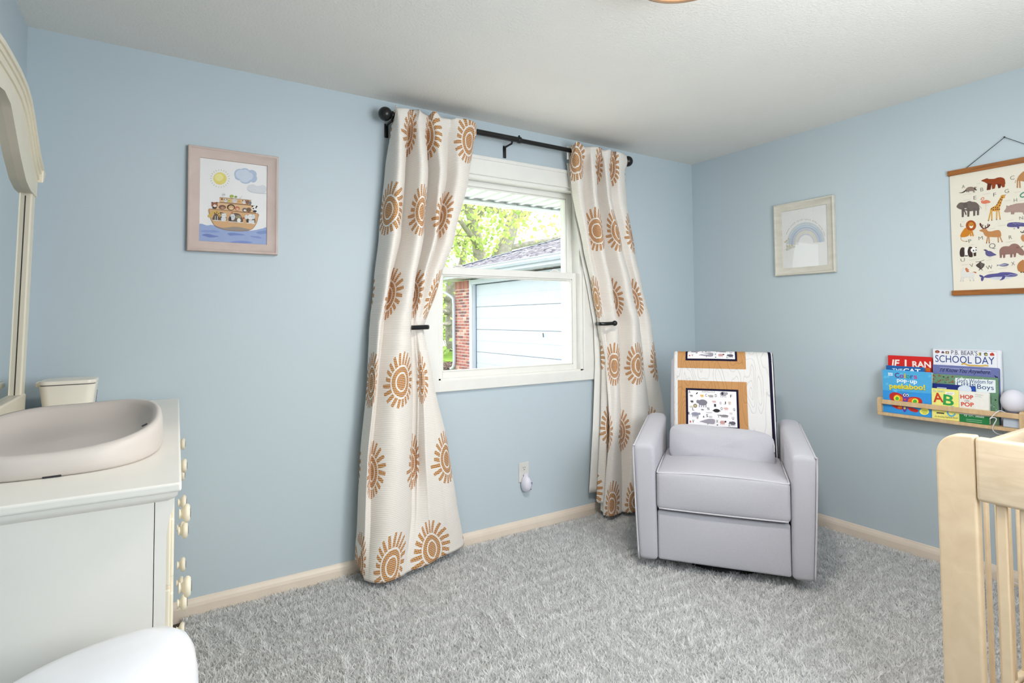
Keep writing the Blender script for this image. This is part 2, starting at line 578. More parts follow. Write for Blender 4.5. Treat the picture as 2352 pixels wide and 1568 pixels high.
# ------------------------------------------------------------------ outside: ground, eave, garage, trees
GZ = -0.32
def grass_mat():
    m = mat('lawn_grass', (118, 150, 62), 0.9, bump=(40, 0.9, 0.05), var=(3.5, 0.35), spec=0.1)
    return m
struct(obj('ground', MB().box(-40, 70, YB + WT, 90, GZ - 0.3, GZ), grass_mat()))
struct(obj('bounce_slab', MB().box(-3.0, 7.40, YB + WT + 0.3, 7.0, GZ, GZ + 0.02), mat('bounce_concrete', (206, 204, 198), 0.9, bump=(30, 0.3, 0.01), var=(2, 0.06))))  # unseen pale slab, added to bounce light up to soffit and ceiling
struct(obj('driveway', MB().box(-3.0, 7.66, 7.02, 15.0, GZ, GZ + 0.02), mat('asphalt_drive', (112, 112, 114), 0.9, bump=(30, 0.3, 0.01), var=(2, 0.08))))
struct(obj('street', MB().box(-40, 70, 30.5, 38, GZ, GZ + 0.03), mat('pale_street', (222, 220, 214), 0.9, bump=(20, 0.3, 0.01), var=(1, 0.05))))
# mulch bed beside the garage corner: shredded bark, one object nobody could count
rng = random.Random(4)
mb = MB()
for i in range(2600):
    x, y = rng.uniform(6.3, 9.6), rng.uniform(15.65, 18.6)
    a, l, w, h = rng.uniform(0, math.pi), rng.uniform(0.03, 0.08), rng.uniform(0.008, 0.02), rng.uniform(0.005, 0.05)
    dx, dy = math.cos(a) * l, math.sin(a) * l
    px, py = -math.sin(a) * w, math.cos(a) * w
    z = GZ + 0.03 + h
    mb.add([(x - dx - px, y - dy - py, z), (x + dx - px, y + dy - py, z + rng.uniform(-.02, .02)), (x + dx + px, y + dy + py, z), (x - dx + px, y - dy + py, z + 0.012)], [(0, 1, 2, 3)])
mb.box(6.2, 9.7, 15.6, 18.7, GZ, GZ + 0.03)
mu = obj('mulch_bed', mb, mat('bark_mulch', (122, 104, 98), 0.95, var=(20, 0.35)))
tag(mu, 'brown bark mulch bed at the brick corner outside the window', 'mulch')
mu['kind'] = 'stuff'

# own eave over the window -------------------------------------------------
SOFF = mat('soffit_metal_white', (226, 228, 226), 0.45, var=(3, 0.03))
eave = thing('house_eave', 'white ribbed soffit and fascia of the house eave above the window', 'eave', (1.9, YB + WT, 2.22))
EY = 3.715
x = -0.30
k = 0
proto = None
while x < 4.6:                                             # soffit panels, each with a raised standing rib
    if proto is None:
        m = MB()
        m.box(0, 0.112, 0, EY - YB - WT - 0.006, 0, 0.006)
        m.box(0, 0.024, 0, EY - YB - WT - 0.006, -0.013, 0.0)
        m.box(0.100, 0.112, 0, EY - YB - WT - 0.006, 0.006, 0.02)
        proto = obj('soffit_panel', m, SOFF, eave, world_co=False)
        o = proto
    else:
        o = copy_part(proto, eave)
    o.location = Vector((x, YB + WT + 0.004, 2.215)) - eave.location
    x += 0.1125
m = MB()
m.box(-0.4, 4.7, EY - 0.002, EY + 0.022, 2.172, 2.36)
m.box(-0.4, 4.7, EY - 0.030, EY, 2.180, 2.196)
bevel(obj('fascia', m, SOFF, eave), 0.004)
m = MB().box(-0.4, 4.7, YB + WT + 0.002, EY, 2.26, 2.40)
obj('eave_deck', m, SOFF, eave)

# attached garage across the drive --------------------------------------------
GX, GY1 = 7.70, 15.50
DRYE = mat('garage_white_paint', (186, 192, 201), 0.5, bump=(30, 0.05), var=(2, 0.02))
gar = thing('garage', 'white garage wing with brick corner and grey shingle roof outside the window', 'garage', (GX, 12.0, GZ))
MORT = mat('pale_mortar', (222, 210, 204), 0.9, bump=(60, 0.4), var=(10, 0.06))
m = MB()
m.box(GX + 0.012, GX + 6, 14.52, GY1 - 0.012, GZ, 2.46)
m.box(GX + 0.25, GX + 6, 4.2, 14.52, GZ, 2.46)
obj('wall', m, MORT, gar)
# bricks: every brick of the corner pier that the window shows
BR = [mat('brick_red', (158, 98, 88), 0.85, bump=(90, 0.5), var=(30, 0.14)), mat('brick_rose', (178, 120, 108), 0.85, bump=(90, 0.5), var=(30, 0.14)),
      mat('brick_dark', (122, 86, 84), 0.85, bump=(90, 0.5), var=(30, 0.14)), mat('brick_pale', (200, 156, 142), 0.85, bump=(90, 0.5), var=(30, 0.14))]
brick_me = {}
rng = random.Random(11)
def brick(y0, y1, z0, z1, x0, mi):
    key = (round(y1 - y0, 3), round(z1 - z0, 3), mi)
    if key not in brick_me:
        q = bevel(obj('brick', MB().box(0, 0.05, 0, y1 - y0, 0, z1 - z0), BR[mi], gar, world_co=False), 0.004, 1)
        brick_me[key] = q
    else:
        q = copy_part(brick_me[key], gar)
    q.location = Vector((x0, y0, z0)) - gar.location
course = 0.0925
n_c = int((2.22 - GZ) / course)
for i in range(n_c):
    z0 = GZ + 0.02 + i * course
    half = i % 2 == 0
    y = 14.53
    ends = [14.53 + (0.115 if half else 0.235)]
    while ends[-1] < GY1 - 0.05: ends.append(min(GY1, ends[-1] + 0.245))
    for e in ends:
        brick(y, e - 0.020, z0, z0 + course - 0.021, GX - 0.004 + rng.uniform(-0.003, 0.003), rng.choices([0, 1, 2, 3], [6, 4, 2, 1])[0])
        y = e
zs = GZ + 0.02 + n_c * course                                # soldier course on top
y = 14.53
while y < GY1 - 0.05:
    brick(y, min(y + 0.075, GY1), zs, 2.44, GX - 0.004, rng.choice([0, 0, 1]))
    y += 0.0875
# door frame and door sections
m = MB()
m.box(GX - 0.025, GX + 0.26, 14.38, 14.53, GZ, 2.44)
m.box(GX - 0.025, GX + 0.26, 9.0, 14.38, 2.30, 2.44)
m.box(GX - 0.025, GX + 0.26, 8.85, 9.0, GZ, 2.44)
m.box(GX - 0.01, GX + 0.08, 14.30, 14.38, GZ, 2.30)
bevel(obj('door_frame', m, DRYE, gar), 0.006)
m = MB().box(GX - 0.028, GX + 0.02, 14.02 + 0.30, 14.36, GZ, 2.26)
obj('weather_strip', m, mat('strip_grey', (176, 174, 172), 0.6), gar)
for i in range(4):
    z0 = GZ + 0.02 + i * 0.648
    m = MB()
    m.box(GX + 0.10, GX + 0.15, 9.0, 14.30, z0, z0 + 0.640)
    m.box(GX + 0.094, GX + 0.101, 9.0, 14.30, z0 + 0.008, z0 + 0.300)
    m.box(GX + 0.094, GX + 0.101, 9.0, 14.30, z0 + 0.325, z0 + 0.632)
    o = bevel(obj('door_section', m, DRYE, gar), 0.004)
    if i == 1:
        hd = MB().tube([(GX + 0.06, 10.9, z0 + 0.50), (GX + 0.05, 10.9, z0 + 0.60)], 0.012, 6)
        obj('pull_handle', hd, BLACK, o)
# soffit, fascia, gutter
EX, EYN, EZ = GX - 0.48, GY1 + 0.48, 2.50
m = MB()
m.box(EX, GX + 6, 4.2, EYN, EZ - 0.01, EZ)
for q in range(28):
    yy = 4.4 + q * 0.40
    m.box(EX + 0.02, GX, yy, yy + 0.02, EZ - 0.018, EZ - 0.009)
obj('soffit', m, SOFF, gar)
m = MB()
m.box(EX - 0.02, EX + 0.01, 4.2, EYN, EZ - 0.02, EZ + 0.20)
m.box(EX, GX + 6, EYN - 0.01, EYN + 0.02, EZ - 0.02, EZ + 0.20)
bevel(obj('fascia', m, DRYE, gar), 0.005)
gut = MB()
prof = [(0, 0.02), (-0.07, 0.02), (-0.105, 0.075), (-0.105, 0.115), (-0.125, 0.135), (-0.125, 0.15), (-0.10, 0.15), (0, 0.15)]
gut.prism([(a, z) for a, z in prof], lambda a, z, t: (EX - 0.02 + a, t, EZ + 0.04 + z), 4.2, EYN + 0.05)
obj('gutter', gut, DRYE, gar)
# downspout: leaves the corner gutter, runs in to the brick and down
ds = MB()
ds.tube(smooth_path([(GX - 0.30, EYN + 0.55, 2.46), (GX - 0.22, EYN + 0.30, 2.28), (GX - 0.10, GY1 + 0.02, 1.98), (GX - 0.075, GY1 - 0.06, 1.80), (GX - 0.07, GY1 - 0.06, 1.5), (GX - 0.07, GY1 - 0.06, 0.6), (GX - 0.07, GY1 - 0.06, -0.08), (GX - 0.16, GY1 + 0.02, -0.24)], 5), 0.058, 8, flat=(0.95, 0.75))
obj('downspout', ds, DRYE, gar, smooth=True)
# hip roof with laid shingles
PIT = 0.335
RZ = EZ + 0.19
def rf(s, t):                                               # s along the eave from the far corner, t up the slope (plan distance)
    return (EX - 0.05 + t, EYN + 0.05 - s, RZ + PIT * t)
m = MB()
L, D = 12.0, 3.6
m.add([rf(0, 0), rf(L, 0), rf(L, D), rf(D, D)], [(0, 1, 2, 3)])
m.add([rf(0, 0), (EX - 0.05 + 7.2, EYN + 0.05, RZ), (EX - 0.05 + 3.6, EYN + 0.05 - 3.6, RZ + PIT * 3.6)], [(0, 2, 1)])
m.add([rf(0, -0.0), rf(L, 0), (EX - 0.05, EYN + 0.05 - L, RZ - 0.05), (EX - 0.05, EYN + 0.05, RZ - 0.05)], [(0, 3, 2, 1)])
roof = obj('roof', m, mat('roof_felt', (120, 116, 126), 0.95), gar)
sh = MB()
rng = random.Random(5)
row = 0
t = 0.0
while t < D - 0.05:
    s = t + rng.uniform(0, 0.2)
    while s < 8.6:
        w = rng.uniform(0.10, 0.26)
        lift = rng.choice([0.006, 0.014, 0.018])
        a, c, d, e = rf(s, t), rf(s + w, t), rf(s + w, t + 0.16), rf(s, t + 0.16)
        up = lambda p, q: (p[0] - 0.3 * q, p[1], p[2] + q)
        sh.add([up(a, lift + .008), up(c, lift + .008), up(d, 0.002), up(e, 0.002), a, c], [(0, 1, 2, 3), (4, 5, 1, 0)], rng.choices([0, 1, 2], [5, 4, 3])[0])
        s += w + 0.004
    t += 0.14
so = obj('shingle', sh, [mat('shingle_grey', (170, 165, 172), 0.95, bump=(200, 0.5), var=(60, 0.1)), mat('shingle_mauve', (152, 146, 154), 0.95, bump=(200, 0.5), var=(60, 0.1)), mat('shingle_dark', (132, 127, 138), 0.95, bump=(200, 0.5), var=(60, 0.1))], roof)
so['kind'] = 'stuff'
cap = MB()
cs = 0.0
while cs < D:                                               # hip cap shingles
    p, q = Vector(rf(cs, cs)), Vector(rf(cs + 0.26, cs + 0.26))
    sd = Vector((0.09, 0.09, 0.0))
    up = Vector((0, 0, 0.03))
    cap.add([p - sd + up * 0.3, p + up * 1.5, p + sd + up * 0.3 , q - sd, q + up, q + sd], [(0, 1, 4, 3), (1, 2, 5, 4)])
    cs += 0.2
co = obj('hip_cap', cap, mat('hip_cap_slate', (128, 140, 166), 0.95, var=(20, 0.1)), roof)
co['kind'] = 'stuff'

# trees -------------------------------------------------------------------------
BARK = mat('grey_bark', (156, 148, 142), 0.95, bump=(9, 1.0, 0.05), var=(6, 0.25))
def leaf_mat(name, lo, mid, hi):
    m = bpy.data.materials.new(name)
    m.use_nodes = True
    nt = m.node_tree
    b = nt.nodes['Principled BSDF']
    at = nt.nodes.new('ShaderNodeAttribute')
    at.attribute_name = 'tint'
    r = nt.nodes.new('ShaderNodeValToRGB')
    r.color_ramp.elements[0].color = (*lin(lo), 1)
    r.color_ramp.elements[1].color = (*lin(hi), 1)
    e = r.color_ramp.elements.new(0.5)
    e.color = (*lin(mid), 1)
    nt.links.new(at.outputs['Fac'], r.inputs['Fac'])
    nt.links.new(r.outputs['Color'], b.inputs['Base Color'])
    b.inputs['Roughness'].default_value = 0.6
    tr = nt.nodes.new('ShaderNodeBsdfTranslucent')
    nt.links.new(r.outputs['Color'], tr.inputs['Color'])
    mx = nt.nodes.new('ShaderNodeMixShader')
    mx.inputs[0].default_value = 0.5
    out = [n for n in nt.nodes if n.type == 'OUTPUT_MATERIAL'][0]
    nt.links.new(b.outputs[0], mx.inputs[1])
    nt.links.new(tr.outputs[0], mx.inputs[2])
    nt.links.new(mx.outputs[0], out.inputs['Surface'])
    return m
LEAF = leaf_mat('maple_leaf', (140, 166, 92), (192, 210, 124), (226, 228, 150))
LEAF2 = leaf_mat('far_leaf', (104, 140, 60), (164, 192, 90), (206, 214, 120))

def foliage(name, parent, centres, n, spread, size, seed, material):
    """Leaves clustered around twig ends: pointed quads with their own tint, one object."""
    rs = np.random.RandomState(seed)
    C = np.array(centres)
    idx = rs.randint(0, len(C), n)
    cen = C[idx] + rs.normal(0, 1, (n, 3)) * np.array(spread)
    u = rs.normal(0, 1, (n, 3)); u /= np.linalg.norm(u, axis=1)[:, None]
    w = rs.normal(0, 1, (n, 3)); w = np.cross(u, w); w /= np.linalg.norm(w, axis=1)[:, None]
    sz = size * rs.uniform(0.6, 1.3, n)[:, None]
    V = np.stack([cen - u * sz, cen + w * sz * 0.62 - u * sz * 0.1, cen + u * sz, cen - w * sz * 0.62 - u * sz * 0.1], 1).reshape(-1, 3)
    inv = np.array(parent.matrix_basis.inverted())
    V = V @ inv[:3, :3].T + inv[:3, 3]
    me = bpy.data.meshes.new(name)
    me.vertices.add(n * 4); me.loops.add(n * 4); me.polygons.add(n)
    me.vertices.foreach_set('co', V.astype(np.float32).ravel())
    me.loops.foreach_set('vertex_index', np.arange(n * 4, dtype=np.int32))
    me.polygons.foreach_set('loop_start', np.arange(0, n * 4, 4, dtype=np.int32))
    at = me.attributes.new('tint', 'FLOAT', 'FACE')
    cl = rs.uniform(0, 1, len(C))[idx]
    at.data.foreach_set('value', np.clip(cl * 0.6 + rs.uniform(0, 0.45, n), 0, 1).astype(np.float32))
    me.materials.append(material)
    me.update(); me.validate()
    o = bpy.data.objects.new(name, me)
    COL.objects.link(o)
    o.parent = parent
    o['kind'] = 'stuff'
    return o

def grow(mb, p, d, r, length, depth, rs, tips, droop=0.0, keep=None):
    segs = 5
    pts, rr = [Vector(p)], [r]
    d = Vector(d).normalized()
    for i in range(segs):
        d = (d + Vector((rs.uniform(-.16, .16), rs.uniform(-.16, .16), rs.uniform(-.10, .14) - droop))).normalized()
        pts.append(pts[-1] + d * length / segs)
        rr.append(r * (1 - 0.55 * (i + 1) / segs))
    mb.tube(pts, rr, 7 if depth > 1 else 5)
    if depth <= 1:
        tips.extend([tuple(pts[-1]), tuple(pts[3]), tuple(pts[2])])
    if depth == 0: return
    for k in range(rs.choice([3, 3, 4])):
        i = rs.choice([2, 3, 4, 5])
        a = rs.uniform(0, 2 * math.pi)
        side = d.orthogonal()
        side.rotate(Matrix.Rotation(a, 3, d))
        nd = (d * rs.uniform(0.5, 1.0) + side * rs.uniform(0.6, 1.1)).normalized()
        grow(mb, pts[i], nd, rr[i] * 0.62, length * rs.uniform(0.55, 0.8), depth - 1, rs, tips, droop)

def tree(name, label, base, limbs, seed, leaves, size, material, spread, group=None):
    root = thing(name, label, 'tree', base, 0, group)
    rs = random.Random(seed)
    tips = []
    tr = MB()
    for (pts, r0, r1) in limbs:
        P = smooth_path([tuple(Vector(base) + Vector(p)) for p in pts], 3)
        tr.tube(P, [r0 + (r1 - r0) * i / (len(P) - 1) for i in range(len(P))], 10)
    obj('trunk', tr, BARK, root, smooth=True)
    br = MB()
    for (pts, r0, r1) in limbs[1:]:
        P = [Vector(base) + Vector(p) for p in pts]
        dirv = (P[-1] - P[-2]).normalized()
        grow(br, P[-1], dirv, r1, 2.6, 2, rs, tips)
        for q in (len(P) // 2, len(P) - 1):
            sd = dirv.orthogonal(); sd.rotate(Matrix.Rotation(rs.uniform(0, 6.28), 3, dirv))
            grow(br, P[q], (dirv * 0.4 + sd), r1 * 0.7, 2.4, 2, rs, tips)
    obj('branch', br, BARK, root, smooth=True)
    foliage('leaf_crown', root, tips, leaves, spread, size, seed, material)
    return root
# the big maple whose forked trunk rises behind the garage roof
tree('maple_tree', 'large maple with forked grey trunk rising behind the garage roof', (12.75, 22.4, GZ),
     [([(0, 0, 0), (0.1, 0, 2.2), (0.0, 0, 3.9)], 0.62, 0.50),
      ([(0.0, 0, 3.4), (-0.35, 0.1, 4.7), (-0.55, 0.2, 6.0), (-1.3, 0.6, 8.0)], 0.36, 0.14),
      ([(0.05, 0, 3.5), (0.9, -0.1, 4.9), (1.5, 0.0, 6.3), (2.3, 0.3, 7.9), (2.6, 0.5, 9.5)], 0.42, 0.20),
      ([(0.9, 0, 4.9), (2.6, -0.6, 5.3), (4.3, -0.9, 5.6), (5.4, -1.0, 5.5)], 0.14, 0.06),
      ([(1.5, 0, 6.3), (2.9, -1.0, 7.3), (4.4, -1.6, 8.1)], 0.16, 0.07),
      ([(-0.4, 0, 4.9), (-1.5, -0.8, 5.6), (-2.6, -1.2, 6.5)], 0.16, 0.07),
      ([(2.2, 0, 7.7), (4.4, 0.5, 8.2), (6.2, 0.8, 7.6)], 0.16, 0.07)], 3, 8200, 0.125, LEAF, (0.55, 0.55, 0.40), 'trees outside the window')
tree('maple_tree', 'tall leafy tree at the left of the window view behind the curtain edge', (9.6, 24.5, GZ),
     [([(0, 0, 0), (0.1, 0, 2.5), (0.2, 0, 4.5)], 0.42, 0.34),
      ([(0.2, 0, 4.3), (0.5, 0, 6.5), (0.5, 0, 9.5)], 0.30, 0.14),
      ([(0.2, 0, 4.5), (1.4, -0.4, 6.0), (2.3, -0.6, 7.9)], 0.18, 0.08),
      ([(0.2, 0, 4.1), (-1.2, -0.6, 5.6), (-2.2, -0.8, 6.6)], 0.16, 0.08),
      ([(0.3, 0, 5.0), (1.2, 0.4, 5.6), (2.2, 0.6, 5.7)], 0.14, 0.06)], 8, 4800, 0.125, LEAF, (0.6, 0.6, 0.45), 'trees outside the window')
tree('maple_tree', 'low limbed shade tree beyond the downspout on the lawn', (12.6, 25.6, GZ),
     [([(0.9, 0, 0), (0.22, 0, 0.30), (0.05, 0, 0.8), (0.0, 0, 2.6), (0.0, 0, 3.6)], 0.55, 0.34),
      ([(0, 0, 2.5), (-0.9, -0.2, 2.9), (-2.2, -0.3, 3.4)], 0.24, 0.12),
      ([(0, 0, 1.9), (-0.9, -0.3, 2.0), (-2.0, -0.4, 1.7)], 0.18, 0.08),
      ([(0, 0, 2.9), (0.6, 0.3, 4.2), (0.9, 0.4, 5.4)], 0.26, 0.12),
      ([(0, 0, 1.5), (-0.8, -0.5, 1.35), (-1.9, -0.6, 1.65)], 0.14, 0.06)], 15, 1500, 0.11, LEAF, (0.45, 0.45, 0.35), 'trees outside the window')
# far hedge of bushes beyond the street
rng = random.Random(21)
far_labels = ['pale green bush beyond the street nearest the curtain', 'yellow green bush beyond the street left of the trunk', 'round green bush beyond the street right of the trunk',
              'far bush hidden mostly by the garage corner', 'far tree crown above the shingle roof', 'far tree crown at the right of the window view', 'far tall crown at the left of the window view']
for i, (bx, by, br, bz) in enumerate([(13.5, 42, 2.6, 1.7), (18.5, 43, 2.8, 1.9), (22.5, 44, 2.8, 2.0), (27, 46, 3.2, 3.0), (34, 48, 4.2, 6.0), (42, 50, 4.4, 6.5), (13.0, 48, 4.0, 6.5)]):
    root = thing('bush' if bz < 4 else 'tree', far_labels[i], 'bush' if bz < 4 else 'tree', (bx, by, GZ), 0, 'far greenery beyond the street')
    st = MB()
    cents = []
    for q in range(9):
        e = (bx + rng.uniform(-1, 1) * br, by + rng.uniform(-.6, .6) * br, max(0.2, bz + rng.uniform(-.8, 1.0) * br * 0.8))
        cents.append(e)
        st.tube([(bx, by, GZ), ((bx + e[0]) / 2, (by + e[1]) / 2, e[2] * 0.6), e], [0.16, 0.09, 0.03], 5)
    obj('stem', st, BARK, root)
    foliage('leaf_crown', root, cents, 1500, (br * 0.42, br * 0.4, br * 0.38), 0.22, 40 + i, LEAF2)
# ------------------------------------------------------------------ ceiling lamp
LX, LY = 1.400, 1.160
lamp = thing('ceiling_lamp', 'round flush ceiling lamp with tan metal rim at the top edge', 'lamp', (LX, LY, ZC))
m = MB().lathe([(0.02, 0), (0.095, 0), (0.095, -0.010), (0.085, -0.018), (0.02, -0.018)], (LX, LY, ZC), 'z', 48)
obj('canopy', m, mat('lamp_white_metal', (226, 220, 208), 0.4), lamp, smooth=True, angle=40)
m = MB().lathe([(0.172, -0.055), (0.180, -0.058), (0.182, -0.066), (0.180, -0.078), (0.170, -0.082), (0.165, -0.078), (0.165, -0.058)], (LX, LY, ZC), 'z', 64)
obj('rim', m, mat('lamp_tan_metal', (150, 122, 96), 0.45, 0.2), lamp, smooth=True, angle=40)
m = MB().lathe([(0.166, -0.064), (0.160, -0.072), (0.130, -0.080), (0.080, -0.086), (0.02, -0.088)], (LX, LY, ZC), 'z', 48)
obj('diffuser', m, mat('lamp_glow_glass', (255, 240, 214), 0.4, emit=((255, 226, 188), 2.6)), lamp, smooth=True)
_bl = bpy.data.lights.new('lamp_bulb', 'AREA')
_bl.shape = 'DISK'
_bl.size = 0.24
_bl.energy = LAMP_W
_bl.color = (1.0, 0.94, 0.88)
bulb = bpy.data.objects.new('lamp_bulb', _bl)
COL.objects.link(bulb)
bulb.location = (LX, LY, ZC - 0.092)
_bl2 = bpy.data.lights.new('lamp_uplight', 'POINT')           # light that leaves the gap between rim and ceiling
_bl2.energy = 3.0
_bl2.color = (1.0, 0.80, 0.60)
_bl2.shadow_soft_size = 0.03
up_ = bpy.data.objects.new('lamp_uplight', _bl2)
COL.objects.link(up_)
up_.location = (LX, LY, ZC - 0.042)

# ------------------------------------------------------------------ rug
RX0, RX1, RY0, RY1 = 0.105, 3.425, -0.30, 2.835
rug = thing('area_rug', 'light grey shaggy area rug with raised geometric pattern covering the floor', 'rug', ((RX0 + RX1) / 2, (RY0 + RY1) / 2, 0.0))
obj('backing', MB().box(RX0, RX1, RY0, RY1, 0.001, 0.012), mat('rug_backing', (196, 195, 190), 0.95, var=(30, 0.08)), rug)

def rug_pattern(x, y):
    """Raised line pattern of nested rounded blocks; 1 on a raised line."""
    x = x + 0.018 * np.sin(7.0 * y + 1.3) + 0.012 * np.sin(17 * y)
    y = y + 0.016 * np.sin(6.0 * x + 0.4) + 0.010 * np.sin(19 * x + 2)
    a, b_ = 0.62, 0.46
    row = np.floor(y / b_)
    cx = (np.mod(x / a + 0.5 * np.mod(row, 2), 1.0) - 0.5) * a
    cy = (np.mod(y / b_, 1.0) - 0.5) * b_
    out = np.zeros_like(x)
    for hx, hy, r in ((0.27, 0.19, 0.07), (0.17, 0.11, 0.05), (0.08, 0.035, 0.03)):
        qx, qy = np.abs(cx) - (hx - r), np.abs(cy) - (hy - r)
        d = np.hypot(np.maximum(qx, 0), np.maximum(qy, 0)) + np.minimum(np.maximum(qx, qy), 0) - r
        out = np.maximum(out, np.clip(1.3 - np.abs(d) / 0.013, 0, 1))
    return out

def pile_mat():
    m = bpy.data.materials.new('rug_pile')
    m.use_nodes = True
    nt = m.node_tree
    b = nt.nodes['Principled BSDF']
    at = nt.nodes.new('ShaderNodeAttribute')
    at.attribute_name = 'tint'
    r = nt.nodes.new('ShaderNodeValToRGB')
    r.color_ramp.elements[0].color = (*lin((216, 216, 216)), 1)
    r.color_ramp.elements[1].color = (*lin((253, 253, 253)), 1)
    nt.links.new(at.outputs['Fac'], r.inputs['Fac'])
    nt.links.new(r.outputs['Color'], b.inputs['Base Color'])
    b.inputs['Roughness'].default_value = 0.9
    b.inputs['Specular IOR Level'].default_value = 0.15
    tr = nt.nodes.new('ShaderNodeBsdfTranslucent')
    nt.links.new(r.outputs['Color'], tr.inputs['Color'])
    mx = nt.nodes.new('ShaderNodeMixShader')
    mx.inputs[0].default_value = 0.45
    out = [n for n in nt.nodes if n.type == 'OUTPUT_MATERIAL'][0]
    nt.links.new(b.outputs[0], mx.inputs[1])
    nt.links.new(tr.outputs[0], mx.inputs[2])
    nt.links.new(mx.outputs[0], out.inputs['Surface'])
    return m
def rug_pile():
    rs = np.random.RandomState(2)
    step = 0.0090
    gx, gy = np.meshgrid(np.arange(RX0, RX1, step), np.arange(RY0, RY1, step))
    X0 = gx.ravel() + rs.uniform(-.5, .5, gx.size) * step
    Y0 = gy.ravel() + rs.uniform(-.5, .5, gx.size) * step
    n = X0.size
    pat = rug_pattern(X0, Y0)
    # clumps of fibre lean together
    ph = np.sin(X0 * 61 + 3 * np.sin(Y0 * 43)) + np.sin(Y0 * 57 + 2 * np.sin(X0 * 37)) + 0.8 * np.sin((X0 + Y0) * 23)
    lean_a = rs.uniform(0, 6.283, n)
    hgt = 0.022 * (0.86 + 0.05 * ph / 2.8 + 0.34 * pat) * rs.uniform(0.80, 1.15, n)
    keep = 1.0
    B = 4
    X1 = np.repeat(X0, B) + rs.normal(0, 0.0038, n * B)
    Y1 = np.repeat(Y0, B) + rs.normal(0, 0.0038, n * B)
    h = np.repeat(hgt, B) * rs.uniform(0.75, 1.12, n * B)
    la = np.repeat(lean_a, B) + rs.normal(0, 1.2, n * B)
    ll = rs.uniform(0.2, 0.85, n * B) * h
    fa = rs.uniform(0, 6.283, n * B)
    w = rs.uniform(0.0018, 0.0030, n * B)
    dx, dy = np.cos(fa) * w, np.sin(fa) * w
    lx, ly = np.cos(la) * ll, np.sin(la) * ll
    z0 = np.full(n * B, 0.009)
    P = np.empty((n * B, 5, 3), dtype=np.float32)
    P[:, 0] = np.stack([X1 - dx, Y1 - dy, z0], 1)
    P[:, 1] = np.stack([X1 + dx, Y1 + dy, z0], 1)
    P[:, 2] = np.stack([X1 + dx + lx * 0.35, Y1 + dy + ly * 0.35, z0 + h * 0.6], 1)
    P[:, 3] = np.stack([X1 - dx + lx * 0.35, Y1 - dy + ly * 0.35, z0 + h * 0.6], 1)
    P[:, 4] = np.stack([X1 + lx, Y1 + ly, z0 + h], 1)
    P -= np.array(rug.location, dtype=np.float32)
    N = n * B
    me = bpy.data.meshes.new('pile')
    me.vertices.add(N * 5); me.loops.add(N * 7); me.polygons.add(N * 2)
    me.vertices.foreach_set('co', P.ravel())
    base = np.arange(N, dtype=np.int32)[:, None] * 5
    li = (base + np.array([[0, 1, 2, 3, 3, 2, 4]], dtype=np.int32)).ravel()
    me.loops.foreach_set('vertex_index', li)
    ls = (np.arange(N, dtype=np.int32)[:, None] * 7 + np.array([[0, 4]], dtype=np.int32)).ravel()
    me.polygons.foreach_set('loop_start', ls)
    at = me.attributes.new('tint', 'FLOAT', 'FACE')
    t = np.clip(0.44 + 0.30 * np.repeat(pat, B) + rs.normal(0, 0.16, N) - 0.30 * (np.repeat(rs.uniform(0, 1, n), B) > 0.94), 0, 1)
    at.data.foreach_set('value', np.repeat(t, 2).astype(np.float32))
    me.materials.append(pile_mat())
    me.update()
    o = bpy.data.objects.new('pile', me)
    COL.objects.link(o)
    o.parent = rug
    o['kind'] = 'stuff'
rug_pile()

# ------------------------------------------------------------------ curtain rod
ROD_D, ROD_Z = 0.090, 2.368
ry = YB - ROD_D
rod = thing('curtain_rod', 'black metal curtain rod with ball finials above the window', 'curtain rod', (1.83, ry, ROD_Z))
obj('rod_tube', MB().tube([(1.0, ry, ROD_Z), (1.81, ry, ROD_Z)], 0.0165, 20), BLACK, rod, smooth=True, angle=40)
obj('inner_tube', MB().tube([(1.79, ry, ROD_Z - 0.002), (2.66, ry, ROD_Z - 0.002)], 0.0135, 20), BLACK, rod, smooth=True, angle=40)
for fx, s in ((0.975, -1), (2.690, 1)):
    m = MB().ball((fx, ry, ROD_Z), 0.036, 24)
    m.lathe([(0.017, 0), (0.021, 0.004), (0.021, 0.012), (0.015, 0.018), (0.012, 0.026)], (fx - s * 0.055, ry, ROD_Z) if s > 0 else (fx + 0.029, ry, ROD_Z), 'x', 20)
    obj('finial', m, BLACK, rod, smooth=True, angle=50)
for bx in (1.012, 1.755, 2.655):
    m = MB()
    m.rbox(bx - 0.011, bx + 0.011, YB - 0.006, YB, ROD_Z - 0.095, ROD_Z - 0.020, 0.003, 2)
    m.tube([(bx, YB - 0.004, ROD_Z - 0.030), (bx, ry + 0.004, ROD_Z - 0.028), (bx, ry, ROD_Z - 0.016)], 0.006, 8)
    obj('bracket', m, BLACK, rod, smooth=True, angle=50)
m = MB().lathe([(0.0185, 0), (0.0195, 0.003), (0.0195, 0.016), (0.0185, 0.02)], (1.795, ry, ROD_Z), 'x', 20)
m.tube([(1.805, ry, ROD_Z + 0.015), (1.805, ry, ROD_Z + 0.027)], 0.006, 8)
obj('joint_collar', m, BLACK, rod, smooth=True, angle=40)

